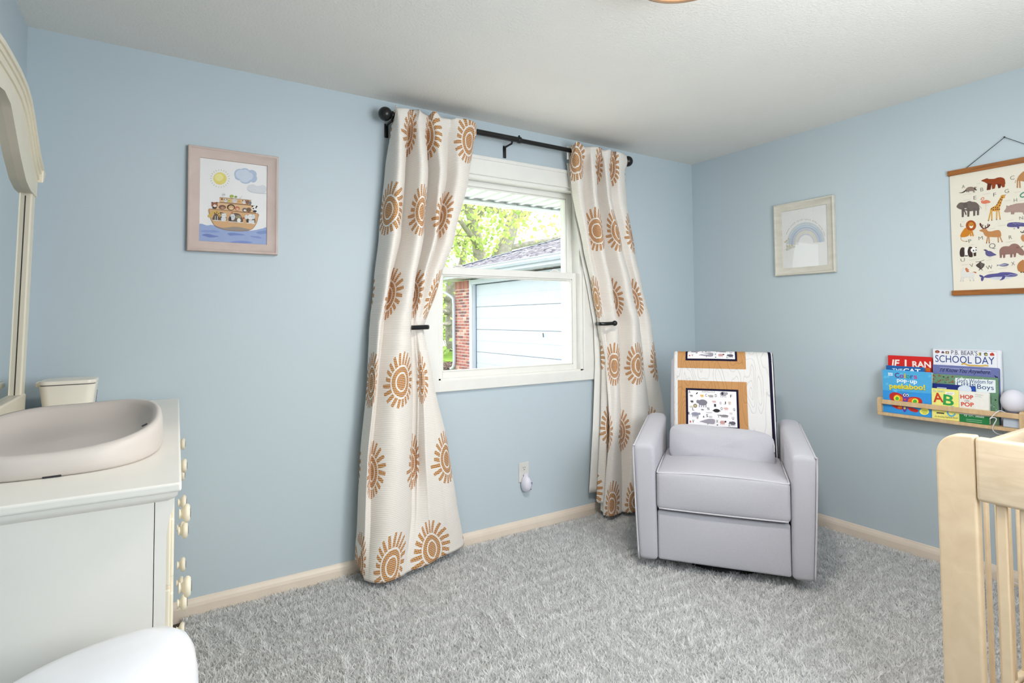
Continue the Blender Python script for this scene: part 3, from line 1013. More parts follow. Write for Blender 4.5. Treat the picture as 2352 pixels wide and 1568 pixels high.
# ------------------------------------------------------------------ curtains
def cloth_mat():
    m = bpy.data.materials.new('sun_print_cloth')
    m.use_nodes = True
    nt = m.node_tree
    X.nt = nt
    b = nt.nodes['Principled BSDF']
    uvn = nt.nodes.new('ShaderNodeUVMap')
    uvn.uv_map = 'cloth'
    sp = nt.nodes.new('ShaderNodeSeparateXYZ')
    nt.links.new(uvn.outputs[0], sp.inputs[0])
    u, v = X(sp.outputs[0]), X(sp.outputs[1])
    PU, PV, R = 0.44, 0.435, 0.150
    j = (v / PV).floor()
    cu = (((u / PU) + j.mod(2.0) * 0.5).fract() - 0.5) * PU
    cv = ((v / PV).fract() - 0.5) * PV
    r = X.op('SQRT', cu * cu + cv * cv) / R
    th = X.op('ARCTAN2', cv, cu)
    core = r.lt(0.27) + r.gt(0.33) * r.lt(0.50)
    NR = 21
    ang = th * (NR / (2 * math.pi)) + r * 0.55
    k = ang.fract()
    wob = (X.op('FLOOR', ang) * 12.9898).sin() * 0.10
    taper = 0.40 - (r - 0.56) * 0.52
    rays = (k - 0.5).abs().lt(taper) * r.gt(0.565) * r.lt(0.92 + wob)
    motif = xmax(core, rays)
    RB = 0.0088
    rib = (v / RB).fract()
    rowi = (v / RB).floor()
    dash = rib.lt(0.80) * ((u / 0.0115) + rowi * 0.37).fract().lt(0.92)
    mask = motif * dash
    mix = nt.nodes.new('ShaderNodeMix')
    mix.data_type = 'RGBA'
    nt.links.new(mask.v, mix.inputs['Factor'])
    # woven ground: ribbed cream with slightly darker weft lines
    g = nt.nodes.new('ShaderNodeMix')
    g.data_type = 'RGBA'
    wl = (rib.gt(0.80) * 0.75)
    nt.links.new(wl.v, g.inputs['Factor'])
    g.inputs['A'].default_value = (*lin((234, 228, 221)), 1)
    g.inputs['B'].default_value = (*lin((204, 197, 190)), 1)
    nt.links.new(g.outputs['Result'], mix.inputs['A'])
    nz = nt.nodes.new('ShaderNodeTexNoise')
    nz.inputs['Scale'].default_value = 260
    nt.links.new(uvn.outputs[0], nz.inputs['Vector'])
    rp = nt.nodes.new('ShaderNodeValToRGB')
    rp.color_ramp.elements[0].color = (*lin((150, 88, 0)), 1)
    rp.color_ramp.elements[1].color = (*lin((194, 126, 4)), 1)
    nt.links.new(nz.outputs['Fac'], rp.inputs['Fac'])
    nt.links.new(rp.outputs['Color'], mix.inputs['B'])
    nt.links.new(mix.outputs['Result'], b.inputs['Base Color'])
    b.inputs['Roughness'].default_value = 0.88
    b.inputs['Specular IOR Level'].default_value = 0.2
    bp = nt.nodes.new('ShaderNodeBump')
    bp.inputs['Strength'].default_value = 0.45
    bp.inputs['Distance'].default_value = 0.0012
    hh = (rib * math.pi).sin()
    nt.links.new(hh.v, bp.inputs['Height'])
    nt.links.new(bp.outputs['Normal'], b.inputs['Normal'])
    return m
CLOTH = cloth_mat()
LINING = mat('curtain_lining', (232, 230, 224), 0.9, bump=(300, 0.2), var=(20, 0.02), spec=0.2)

def cr(vals, t):
    """Catmull-Rom through values at integer knots."""
    n = len(vals) - 1
    i = min(int(t), n - 1)
    f = t - i
    a, b, c, d = vals[max(i - 1, 0)], vals[i], vals[i + 1], vals[min(i + 2, n)]
    return 0.5 * (2 * b + (c - a) * f + (2 * a - 5 * b + 4 * c - d) * f * f + (3 * b - a - 3 * c + d) * f ** 3)
def fold(vals, t):
    """Knots alternate valley, ridge, valley: round ridges, creased valleys."""
    n = len(vals) - 1
    i = min(int(t), n - 1)
    f = t - i
    a, b = vals[i], vals[i + 1]
    return a + (b - a) * math.sin(f * math.pi / 2) ** 0.75 if i % 2 == 0 else b + (a - b) * math.cos(f * math.pi / 2) ** 0.75
def level_interp(zs, rows, z):
    """Monotone (pchip-like) interpolation of whole rows over height."""
    n = len(zs) - 1
    i = 0
    while i < n - 1 and z < zs[i + 1]: i += 1
    z0, z1 = zs[i], zs[i + 1]
    f = (z - z0) / (z1 - z0)
    h = f * f * (3 - 2 * f) * 0.35 + f * 0.65
    return [a + (b - a) * h for a, b in zip(rows[i], rows[i + 1])]

def curtain(name, label, levels, z_top, hem, uoff, seed, group, width):
    root = thing(name, label, 'curtain', (sum(levels[0][1]) / 9, YB - 0.09, 0.0), 0, group)
    zs = [l[0] for l in levels]
    xr = [l[1] for l in levels]
    dr = [l[2] for l in levels]
    ns, nz = 200, 190
    # cloth coordinate: average arc length over the levels
    cum = np.zeros(ns + 1)
    for xs, ds in zip(xr, dr):
        px = [(cr(xs, 8 * i / ns), fold(ds, 8 * i / ns)) for i in range(ns + 1)]
        l = np.concatenate([[0], np.cumsum([math.hypot(px[i + 1][0] - px[i][0], px[i + 1][1] - px[i][1]) for i in range(ns)])])
        cum += l / l[-1]
    cum = cum / len(levels) * width
    def pt(s, t):
        zb = hem(s)
        z = z_top + (zb - z_top) * t
        zc = max(min(z, zs[0]), zs[-1])
        xs, ds = level_interp(zs, xr, zc), level_interp(zs, dr, zc)
        q = 8 * s
        x, d = cr(xs, q), 0.2 * cr(ds, q) + 0.8 * fold(ds, q)
        if z > zs[0] - 0.02:                                # gathered header above the rod
            e = (z - zs[0] + 0.02) / 0.05
            d += e * 0.010 * math.sin(q * 4.1 + seed)
            x += e * 0.006 * math.sin(q * 5.3)
            z += e * 0.006 * math.sin(q * 2.7 + seed)
        wr = noise.noise(Vector((x * 9, z * 5, seed))) * 0.005
        if 1.0 < z < 1.5: wr += math.sin(z * 60 + q * 2.2) * 0.0016 * (1 - abs(z - 1.25) / 0.25)
        return (x, YB - max(0.028, d + wr), z)
    mb = MB()
    mb.grid(ns, nz, pt, 0, True, lambda s, t: (float(np.interp(s * ns, range(ns + 1), cum)) + uoff, z_top + (hem(s) - z_top) * t + 0.1))
    o = obj('panel', mb, CLOTH, root, smooth=True)
    so = o.modifiers.new('cloth_thickness', 'SOLIDIFY')
    so.thickness = 0.0025
    # sewn pocket behind the rod
    pk = MB().grid(60, 4, lambda s, t: (xr[0][0] + (xr[0][-1] - xr[0][0]) * s, YB - 0.066 - 0.004 * math.sin(s * 40), z_top - 0.085 * t))
    obj('rod_pocket', pk, LINING, root, smooth=True)
    # hem turn-up stitched along the bottom
    hm = MB().grid(ns, 3, lambda s, t: tuple(Vector(pt(s, 1 - 0.045 * t)) + Vector((0, 0.0035, 0))), 0, False)
    obj('hem', hm, LINING, root, smooth=True)
    return root, pt
LV = [
(2.355, [1.015, 1.033, 1.105, 1.137, 1.208, 1.243, 1.330, 1.387, 1.504], [.118, .152, .118, .154, .118, .152, .118, .150, .118]),
(2.30, [1.010, 1.031, 1.105, 1.139, 1.213, 1.246, 1.333, 1.386, 1.501], [.075, .158, .080, .160, .078, .155, .085, .145, .078]),
(2.1, [0.992, 1.024, 1.102, 1.145, 1.233, 1.26, 1.341, 1.38, 1.48], [.04, .172, .032, .178, .032, .160, .050, .138, .05]),
(1.75, [0.96, 0.997, 1.076, 1.123, 1.205, 1.231, 1.278, 1.315, 1.387], [.04, .178, .040, .184, .034, .150, .070, .130, .05]),
(1.5, [0.932, 0.962, 1.015, 1.078, 1.146, 1.168, 1.206, 1.237, 1.296], [.04, .165, .052, .185, .052, .135, .080, .118, .05]),
(1.25, [0.905, 0.924, 0.965, 1.035, 1.117, 1.136, 1.146, 1.161, 1.2], [.05, .15, .085, .175, .085, .09, .10, .10, .05]),
(1.0, [0.894, 0.899, 0.931, 1.005, 1.13, 1.151, 1.162, 1.191, 1.252], [.05, .16, .105, .195, .07, .10, .13, .13, .05]),
(0.6, [0.857, 0.858, 0.888, 0.979, 1.122, 1.142, 1.165, 1.244, 1.345], [.05, .17, .135, .225, .085, .115, .165, .15, .05]),
(0.3, [0.845, 0.844, 0.873, 0.948, 1.097, 1.124, 1.18, 1.276, 1.394], [.05, .18, .17, .235, .14, .15, .17, .15, .05]),
(0.05, [0.833, 0.838, 0.857, 0.929, 1.035, 1.096, 1.22, 1.322, 1.444], [.05, .16, .20, .25, .22, .20, .16, .13, .05])]
RV = [
(2.355, [2.184, 2.196, 2.295, 2.317, 2.410, 2.427, 2.525, 2.545, 2.667], [.118, .150, .118, .152, .118, .154, .118, .150, .118]),
(2.30, [2.190, 2.202, 2.298, 2.320, 2.415, 2.430, 2.527, 2.553, 2.675], [.085, .150, .082, .156, .078, .158, .088, .142, .07]),
(2.1, [2.216, 2.229, 2.314, 2.335, 2.435, 2.446, 2.54, 2.589, 2.708], [.07, .135, .06, .155, .040, .165, .075, .130, .04]),
(1.75, [2.307, 2.31, 2.362, 2.395, 2.492, 2.523, 2.631, 2.673, 2.774], [.07, .12, .08, .155, .045, .168, .080, .130, .04]),
(1.5, [2.377, 2.364, 2.424, 2.466, 2.547, 2.586, 2.71, 2.74, 2.844], [.06, .115, .08, .145, .055, .175, .085, .130, .04]),
(1.25, [2.433, 2.421, 2.473, 2.524, 2.608, 2.641, 2.768, 2.817, 2.924], [.05, .10, .08, .13, .060, .180, .095, .130, .04]),
(1.0, [2.478, 2.451, 2.482, 2.51, 2.598, 2.636, 2.785, 2.843, 2.961], [.05, .11, .10, .15, .07, .195, .11, .14, .04]),
(0.6, [2.505, 2.455, 2.467, 2.488, 2.573, 2.625, 2.819, 2.89, 3.039], [.05, .13, .15, .16, .11, .2, .14, .14, .05]),
(0.05, [2.425, 2.403, 2.40, 2.436, 2.532, 2.586, 2.816, 2.931, 3.096], [.07, .12, .16, .18, .15, .2, .15, .14, .05])]
cl, pl = curtain('curtain', 'cream curtain with orange suns on the left of the window, nearest the ark picture', LV, 2.400, lambda s: 0.052 + 0.055 * max(0, 1 - s * 5) + 0.03 * max(0, s - .75), 0.10, 1.7, 'sun print curtains', 1.34)
crt, pr = curtain('curtain', 'cream curtain with orange suns on the right of the window, beside the armchair', RV, 2.398, lambda s: 0.050 + 0.05 * max(0, .15 - s), 0.36, 4.2, 'sun print curtains', 1.34)
# plain lining leaf that shows beside the right curtain
LN = [(2.30, 2.205), (2.1, 2.240), (1.75, 2.303), (1.5, 2.365), (1.25, 2.416), (1.0, 2.423), (0.6, 2.398), (0.2, 2.362), (0.17, 2.360)]
def lin_pt(s, t):
    z = 2.30 - 2.13 * t
    zz = [q[0] for q in LN][::-1]; xx = [q[1] for q in LN][::-1]
    x0 = float(np.interp(z, zz, xx))
    w = float(np.interp(z, [0.17, 0.9, 1.25, 1.7, 2.3], [0.09, 0.085, 0.08, 0.06, 0.03]))
    return (x0 + w * s, YB - 0.034 - 0.020 * s, z)
so = obj('lining', MB().grid(10, 60, lin_pt, 0, True), LINING, crt, smooth=True).modifiers.new('cloth_thickness', 'SOLIDIFY')
so.thickness = 0.002
def flap_pt(s, t):
    z = 1.20 - 1.09 * t
    x0 = float(np.interp(z, [0.1, 0.6, 0.95, 1.2], [2.392, 2.436, 2.452, 2.445]))
    w = 0.052 * (0.5 + 0.5 * t)
    return (x0 + w * s, YB - 0.062 - 0.035 * math.sin(s * 2.2), z)
fl = obj('inner_fold', MB().grid(12, 60, flap_pt, 0, True, lambda s, t: (0.75 + 0.10 * s, 1.25 - 1.09 * t)), CLOTH, crt, smooth=True)
fl.modifiers.new('cloth_thickness', 'SOLIDIFY').thickness = 0.0025

# ------------------------------------------------------------------ curtain holdbacks
hb = thing('curtain_holdback', 'black curtain holdback gripping the left curtain', 'holdback', (1.16, YB, 1.258), 0, 'curtain holdbacks')
m = MB().tube(smooth_path([(1.215, YB - 0.002, 1.258), (1.216, YB - 0.07, 1.258), (1.204, YB - 0.112, 1.258), (1.165, YB - 0.128, 1.258), (1.115, YB - 0.142, 1.257), (1.098, YB - 0.146, 1.257)], 5), 0.0085, 10, flat=(0.7, 1.45))
obj('arm', m, BLACK, hb, smooth=True)
obj('rosette', MB().lathe([(0.004, 0), (0.024, 0), (0.024, 0.006), (0.010, 0.012)], (1.215, YB - 0.0, 1.258), '-y', 20), BLACK, hb, smooth=True, angle=40)
hb = thing('curtain_holdback', 'black curtain holdback with ball end on the right curtain', 'holdback', (2.37, YB, 1.262), 0, 'curtain holdbacks')
m = MB().tube(smooth_path([(2.445, YB - 0.002, 1.262), (2.425, YB - 0.06, 1.262), (2.386, YB - 0.115, 1.262), (2.374, YB - 0.145, 1.262), (2.410, YB - 0.164, 1.262), (2.462, YB - 0.168, 1.264)], 5), 0.0085, 10, flat=(0.7, 1.35))
obj('arm', m, BLACK, hb, smooth=True)
obj('ball_end', MB().ball((2.476, YB - 0.170, 1.265), 0.0175, 18), BLACK, hb, smooth=True)
obj('rosette', MB().lathe([(0.004, 0), (0.022, 0), (0.022, 0.006), (0.010, 0.012)], (2.445, YB, 1.262), '-y', 20), BLACK, hb, smooth=True, angle=40)

# ------------------------------------------------------------------ outlet and plug-in device
PLATE = mat('outlet_almond_plastic', (214, 212, 208), 0.4)
SLOT = mat('socket_slot_dark', (40, 40, 44), 0.6)
ox, oz = 1.875, 0.371
ot = thing('wall_outlet', 'almond duplex wall outlet below the window', 'outlet', (ox, YB, oz - 0.058))
bevel(obj('cover_plate', MB().box(ox - 0.036, ox + 0.036, YB - 0.006, YB, oz - 0.058, oz + 0.058), PLATE, ot), 0.0035, 3)
for dz in (0.024, -0.024):
    m = MB().lathe([(0.002, 0), (0.0165, 0), (0.0165, 0.0015), (0.0155, 0.0022), (0.002, 0.0022)], (ox, YB - 0.006, oz + dz), '-y', 24, 0, 0.82, 1.0, 3.0)
    f = obj('socket_face', m, PLATE, ot, smooth=True, angle=30)
    s = MB()
    s.box(ox - 0.0075, ox - 0.0050, YB - 0.0088, YB - 0.0080, oz + dz - 0.0005, oz + dz + 0.0085)
    s.box(ox + 0.0050, ox + 0.0075, YB - 0.0088, YB - 0.0080, oz + dz + 0.0005, oz + dz + 0.0085)
    s.lathe([(0.0005, 0), (0.0028, 0), (0.0028, 0.0008), (0.0005, 0.0008)], (ox, YB - 0.0080, oz + dz - 0.008), '-y', 12)
    obj('slot', s, SLOT, f)
obj('screw', MB().lathe([(0.0005, 0), (0.0035, 0), (0.003, 0.001), (0.0005, 0.0012)], (ox, YB - 0.006, oz), '-y', 12), PLATE, ot)
dx_, dz_ = 1.884, 0.303
dv = thing('plug_in_device', 'white egg shaped plug in device in the lower outlet socket', 'device', (dx_, YB, dz_ - 0.05))
m = MB()
def egg(s, t):
    a, ph = 2 * math.pi * s, math.pi * 0.5 * t
    r = math.cos(ph) ** 0.75 if t < 1 else 0.0
    wx = 0.033 * r * (1 - 0.10 * math.sin(a))
    return (dx_ + wx * math.cos(a), YB - 0.010 - 0.042 * math.sin(ph), dz_ + 0.050 * r * math.sin(a))
m.grid(32, 12, egg, 0, True)
body = obj('shell', m, mat('device_white_plastic', (222, 220, 232), 0.3), dv, smooth=True)
m = MB()
for k in range(5):
    m.rbox(dx_ + 0.006, dx_ + 0.024, YB - 0.0505 + 0.002 * k, YB - 0.046 + 0.002 * k, dz_ + 0.008 - k * 0.0055, dz_ + 0.0115 - k * 0.0055, 0.001, 1)
obj('grille', m, mat('device_grille', (110, 108, 150), 0.5), dv)
obj('sensor', MB().ball((dx_ + 0.016, YB - 0.042, dz_ - 0.030), 0.0035, 10), SLOT, dv, smooth=True)
obj('plug_neck', MB().box(dx_ - 0.014, dx_ + 0.014, YB - 0.016, YB - 0.008, dz_ - 0.006, dz_ + 0.060), mat('device_white_plastic', (222, 220, 232), 0.3), dv)
# ------------------------------------------------------------------ framed pictures
def frame_mesh(pl, w, h, prof):
    """prof: (inset, height) from the outer edge inwards; mitred around a w x h rectangle."""
    m = MB()
    rings = []
    for ins, ht in prof:
        rings.append([(ins, ins, ht), (w - ins, ins, ht), (w - ins, h - ins, ht), (ins, h - ins, ht)])
    vs = [pl(a, b_, t) for r in rings for a, b_, t in r]
    fs = []
    for i in range(len(rings) - 1):
        for k in range(4):
            fs.append((i * 4 + k, i * 4 + (k + 1) % 4, (i + 1) * 4 + (k + 1) % 4, (i + 1) * 4 + k))
    m.add(vs, fs)
    return m
FPROF = [(0, 0), (0, 0.020), (0.003, 0.024), (0.009, 0.024), (0.014, 0.019), (0.026, 0.014), (0.040, 0.011), (0.047, 0.010), (0.049, 0.004)]
def pictures(name, label, pl, base, w, h, frame_m, paper, glass=True):
    root = thing(name, label, 'picture', base)
    fo = obj('frame', frame_mesh(pl, w, h, FPROF), frame_m, root, smooth=True, angle=35)
    obj('backing', MB().prism([(0.002, 0.002), (w - 0.002, 0.002), (w - 0.002, h - 0.002), (0.002, h - 0.002)], pl, 0.0005, 0.003), mat('picture_board', (150, 130, 110), 0.9), root)
    obj('paper', MB().prism([(0.046, 0.046), (w - 0.046, 0.046), (w - 0.046, h - 0.046), (0.046, h - 0.046)], pl, 0.003, 0.0045), paper, root)
    if glass:
        q = [pl(a, b_, 0.0090) for a, b_ in ((0.046, 0.046), (w - 0.046, 0.046), (w - 0.046, h - 0.046), (0.046, h - 0.046))]
        obj('glass', MB().add(q, [(0, 1, 2, 3)]), GLASS, root)
    return root
PAPER = mat('white_print_paper', (230, 229, 229), 0.8, var=(14, 0.015))
# ark picture on the window wall
AX0, AX1, AZ0, AZ1 = 0.094, 0.470, 1.611, 2.084
pa = plane((AX0, YB - 0.001, AZ0), (1, 0, 0), (0, 0, 1))
ark = pictures('framed_ark_picture', 'pink wood framed print of an ark with animals on the wall', pa, (0.28, YB, AZ0), AX1 - AX0, AZ1 - AZ0,
               wood('pale_pink_wood', (204, 186, 178), (192, 173, 165), (1.5, 6, 1.5), 0.6), PAPER, glass=False)
w, h = AX1 - AX0, AZ1 - AZ0
i0 = 0.046
hm = homography([(318, 288), (1122, 378), (1108, 1297), (300, 1255)], [(i0, h - i0), (w - i0, h - i0), (w - i0, i0), (i0, i0)])
A = Art(hm, lambda a, b_, t: pa(a, b_, 0.0046 + t), 0.00018)
A.ell(557, 533, 80, 72, (222, 208, 122), 1); A.ell(545, 520, 50, 42, (230, 220, 150), 2)
for k in range(22):
    t = 2 * math.pi * k / 22
    A.line([(557 + 98 * math.cos(t), 533 + 90 * math.sin(t)), (557 + 116 * math.cos(t), 533 + 107 * math.sin(t))], 5, (170, 166, 120), 1)
for e in [(790, 480, 66, 62), (850, 455, 60, 46), (930, 480, 62, 52), (950, 525, 46, 50), (860, 545, 70, 45), (790, 510, 60, 42)]:
    A.ell(*e, (172, 186, 208), 1)
for e in [(800, 482, 58, 54), (850, 468, 54, 42), (850, 530, 64, 44), (900, 500, 50, 44)]:
    A.ell(*e, (196, 206, 220), 2)
for e in [(935, 640, 62, 46), (1010, 655, 90, 44), (1060, 650, 50, 48)]:
    A.ell(*e, (206, 209, 214), 1)
A.spline([(880, 655), (930, 685), (1010, 698), (1108, 700)], 5, (176, 180, 190), 2)
def k6(x, y): return (287.4 + .4333 * x, 627 + .4333 * y)
K = lambda pts: [k6(*p) for p in pts]
A.blob(K([(45, 1010), (260, 1030), (420, 1020), (700, 1120), (1000, 1190), (1300, 1180), (1550, 1150), (1780, 1100), (1890, 1100), (1890, 1540), (45, 1450)]), (146, 164, 204), 1)
A.poly(K([(40, 1015), (200, 1040), (420, 1030), (470, 1060), (1450, 1170), (1890, 1110), (1890, 1535), (900, 1500), (40, 1450)]), (150, 166, 205), 2)
for pts, c in (([(120, 1285), (260, 1250), (440, 1290), (580, 1320), (360, 1350), (220, 1320)], (112, 128, 184)), ([(820, 1240), (1000, 1220), (1300, 1280), (1000, 1290), (900, 1300)], (118, 136, 190)),
               ([(1450, 1300), (1700, 1320), (1740, 1370), (1500, 1340)], (128, 146, 196)), ([(880, 1470), (1200, 1430), (1500, 1470), (1300, 1500)], (124, 142, 198)),
               ([(1600, 1200), (1880, 1150), (1885, 1230), (1700, 1250)], (126, 146, 192)), ([(60, 1180), (400, 1150), (620, 1200), (300, 1220)], (132, 152, 200))):
    A.blob(K(pts), c, 3)
A.blob(K([(318, 592), (700, 625), (1200, 665), (1655, 708), (1650, 820), (1600, 980), (1460, 1135), (1180, 1175), (850, 1160), (600, 1105), (470, 1030), (385, 900), (340, 780)]), (206, 166, 124), 4)
A.blob(K([(470, 1030), (700, 1090), (1000, 1060), (1250, 1090), (1440, 1140), (1180, 1172), (850, 1158), (610, 1105)]), (150, 140, 132), 5)
A.poly(K([(500, 415), (1560, 500), (1600, 690), (410, 598)]), (214, 178, 136), 4)
A.poly(K([(610, 285), (1470, 352), (1465, 478), (610, 412)]), (212, 176, 136), 5)
for a_, b_ in (((315, 592), (1655, 706)), ((500, 415), (1560, 498)), ((610, 283), (1470, 350)), ((605, 410), (1470, 480)), ((400, 598), (1600, 692))):
    A.line(K([a_, b_]), 4, (120, 82, 56), 6)
A.spline(K([(318, 592), (340, 780), (385, 900), (470, 1030), (600, 1105), (850, 1160), (1180, 1175), (1460, 1135), (1600, 980), (1650, 820), (1655, 708)]), 4, (130, 88, 60), 6)
def crit(x, y, rx, ry, c, face=None, ears=None):
    A.ell(*k6(x, y), rx * .4333, ry * .4333, c, 7)
    if ears:
        for s in (-1, 1): A.ell(*k6(x + s * rx * .75, y - ry * .8), rx * .13, ry * .13, ears, 7)
    if face: A.ell(*k6(x + rx * .1, y + ry * .25), rx * .24, ry * .22, face, 8)
    for s in (-.35, .35): A.ell(*k6(x + s * rx, y - ry * .1), 3.2, 3.2, (40, 32, 30), 9)
crit(470, 490, 85, 75, (146, 92, 74), (226, 214, 206), (120, 74, 60)); A.ell(*k6(470, 560), 26, 13, (52, 42, 40), 7)
crit(680, 545, 100, 62, (126, 92, 76), (178, 134, 112))
A.ell(*k6(915, 545), 47, 36, (66, 48, 40), 7); crit(920, 555, 78, 62, (206, 166, 120), (226, 196, 160))
crit(1085, 575, 72, 58, (188, 112, 84), (220, 180, 156))
crit(1290, 610, 70, 55, (120, 108, 104), (222, 218, 214)); crit(1400, 610, 68, 62, (124, 94, 76))
crit(1560, 570, 78, 66, (232, 230, 228), None, (32, 30, 32)); A.ell(*k6(1525, 575), 9, 9, (36, 34, 36), 8); A.ell(*k6(1600, 550), 8, 9, (36, 34, 36), 8); A.ell(*k6(1565, 645), 24, 12, (44, 46, 58), 8)
crit(770, 370, 45, 42, (208, 210, 208), None, (70, 80, 80)); crit(870, 375, 45, 38, (196, 190, 110)); crit(1020, 375, 66, 55, (208, 202, 204)); crit(1140, 395, 52, 52, (212, 166, 112))
crit(1275, 405, 48, 48, (220, 218, 214), None, (60, 56, 56)); crit(1370, 405, 58, 55, (140, 100, 84)); crit(1440, 425, 38, 50, (130, 126, 124))
crit(940, 252, 56, 44, (172, 184, 92)); crit(1052, 268, 36, 30, (150, 170, 96)); crit(720, 215, 52, 44, (212, 212, 212))
A.spline(K([(1140, 290), (1180, 300), (1195, 270), (1215, 245)]), 4, (170, 168, 168), 7)
# porthole openings of the hull
for pts in ([(430, 800), (500, 690), (620, 680), (700, 690), (780, 800), (780, 912), (425, 895)], [(855, 930), (880, 780), (960, 705), (1120, 710), (1210, 800), (1230, 948)], [(1340, 960), (1340, 800), (1420, 730), (1530, 740), (1570, 850), (1560, 975)]):
    A.blob(K(pts), (106, 90, 80), 7, 2)
A.spline(K([(320, 790), (370, 740), (460, 680), (560, 690), (620, 800)]), 30, (206, 170, 92), 8); A.ell(*k6(345, 770), 30, 18, (206, 170, 92), 8, -30)
for q in ((470, 700), (530, 680), (580, 720), (600, 780), (575, 830), (610, 850)): A.ell(*k6(*q), 7, 6, (98, 66, 40), 9)
for q in range(4): A.line(K([(460 + 28 * q, 780), (455 + 28 * q, 885)]), 6, (40, 36, 34) if q % 2 == 0 else (230, 228, 222), 9)
crit(720, 770, 66, 60, (222, 222, 220), None, (206, 206, 206)); A.ell(*k6(715, 860), 32, 24, (214, 214, 214), 8)
crit(960, 800, 66, 90, (204, 206, 210)); A.ell(*k6(895, 850), 12, 26, (62, 58, 56), 8); crit(1110, 800, 80, 44, (150, 142, 112)); A.ell(*k6(1130, 890), 22, 24, (230, 228, 224), 8)
A.ell(*k6(1260, 830), 12, 12, (170, 96, 70), 8); A.ell(*k6(945, 700), 14, 11, (182, 110, 84), 8); A.ell(*k6(670, 330), 11, 10, (120, 60, 50), 8)
crit(1450, 800, 82, 76, (224, 223, 222)); A.ell(*k6(1335, 800), 20, 26, (214, 214, 214), 8); A.ell(*k6(1530, 790), 18, 28, (210, 212, 218), 8); A.line(K([(1365, 860), (1365, 945)]), 10, (48, 44, 44), 9)
A.poly(K([(1400, 880), (1550, 885), (1555, 968), (1395, 955)]), (214, 214, 214), 8)
for a_, b_ in (((425, 893), (785, 915)), ((845, 928), (1245, 950)), ((1330, 958), (1570, 978))): A.line(K([a_, b_]), 8, (226, 220, 212), 9)
A.build('art_print', ark)

# rainbow picture on the right wall
RY_0, RY_1, RZ0, RZ1 = 1.787, 2.176, 1.565, 2.033
pr_ = plane((XC - 0.001, RY_1, RZ0), (0, -1, 0), (0, 0, 1))
rain = pictures('framed_rainbow_picture', 'grey white framed rainbow print with window reflection in its glass', pr_, (XC, 1.98, RZ0), RY_1 - RY_0, RZ1 - RZ0,
                wood('pale_grey_wood', (214, 210, 198), (202, 197, 184), (1.5, 1.5, 6), 0.6), PAPER, glass=True)
w, h = RY_1 - RY_0, RZ1 - RZ0
hm = homography([(355, 440), (990, 335), (1020, 1222), (382, 1272)], [(i0, h - i0), (w - i0, h - i0), (w - i0, i0), (i0, i0)])
A = Art(hm, lambda a, b_, t: pr_(a, b_, 0.0046 + t), 0.00018)
def arc(cx, cy, r, wd, c, a0=182, a1=352, lay=1):
    pts = [(cx + r * math.cos(math.radians(a0 + (a1 - a0) * i / 20)), cy + r * 1.18 * math.sin(math.radians(a0 + (a1 - a0) * i / 20))) for i in range(21)]
    A.line(pts, wd, c, lay)
for i, c in enumerate([(200, 206, 212), (186, 200, 214), (176, 188, 208), (196, 198, 208), (214, 212, 196), (206, 204, 214)]):
    arc(700, 905, 250 - i * 27, 26, c, 178 - i, 356, 1)
# hand-lettered line over the rainbow: tiny strokes
rng = random.Random(9)
for i in range(46):
    if i % 7 == 6: continue
    t = math.radians(203 + (342 - 203) * i / 45)
    x, y = 690 + 285 * math.cos(t), 900 + 345 * math.sin(t)
    dx, dy = rng.uniform(-7, 7), rng.uniform(6, 13)
    A.line([(x - dx, y - dy), (x + dx, y + dy)], 3.0, (120, 120, 122), 2)
for q in ((430, 860), (455, 835), (412, 880), (470, 935), (505, 925), (440, 940)): A.ell(*q, 14, 10, (196, 188, 150), 2)
A.line([(430, 870), (438, 1010)], 5, (176, 172, 150), 2); A.line([(462, 860), (478, 970)], 4, (182, 178, 158), 2)
for e in ((470, 965, 40, 22), (520, 950, 34, 20), (445, 990, 30, 16)): A.ell(*e, (206, 206, 196), 1)
A.build('art_print', rain)

# ------------------------------------------------------------------ animal alphabet poster
PY0, PY1 = 0.750, 1.206
pst = thing('wall_poster', 'cream animal alphabet poster hanging from wooden bars on a black cord', 'poster', (XC, 0.98, 1.40))
pp = plane((XC - 0.004, PY1, 1.40), (0, -1, 0), (0, 0, 1))
pw = PY1 - PY0
def sheet(s, t):
    return pp(pw * s, 0.012 + 0.628 * t, 0.002 + 0.004 * math.sin(math.pi * t) * (0.6 + 0.4 * math.cos(6 * s)))
so = obj('paper', MB().grid(8, 16, sheet), mat('cream_poster_paper', (226, 219, 204), 0.8, var=(6, 0.02)), pst, smooth=True)
TEAK = wood('poster_bar_wood', (164, 100, 34), (126, 72, 22), (3, 1, 12), 0.45)
for z0 in (0.0, 0.617):
    bevel(obj('wood_bar', MB().prism([(-0.006, z0), (pw + 0.006, z0), (pw + 0.006, z0 + 0.026), (-0.006, z0 + 0.026)], pp, -0.003, 0.013), TEAK, pst), 0.002)
ck = MB()
ck.tube([pp(0.072, 0.643, 0.006), pp(pw / 2, 0.757, 0.006), pp(pw - 0.072, 0.643, 0.006)], 0.0016, 6)
obj('cord', ck, mat('cord_dark', (40, 44, 48), 0.8), pst)
obj('nail', MB().lathe([(0.0005, 0), (0.004, 0), (0.004, 0.001), (0.0015, 0.002), (0.0015, 0.01)], pp(pw / 2, 0.757, 0.010), 'x', 10), BLACK, pst)
hq = homography([(2184, 407), (2352, 372), (2352, 659), (2190, 664)], [(PY1 - 1.201, 2.012 - 1.40), (PY1 - 0.912, 2.021 - 1.40), (PY1 - 0.931, 1.430 - 1.40), (PY1 - 1.207, 1.433 - 1.40)])
def place_poster(a, b_, t):
    s, tt = a / pw, (b_ - 0.012) / 0.628
    return pp(a, b_, 0.002 + 0.004 * math.sin(math.pi * tt) * (0.6 + 0.4 * math.cos(6 * s)) + 0.0006 + t)
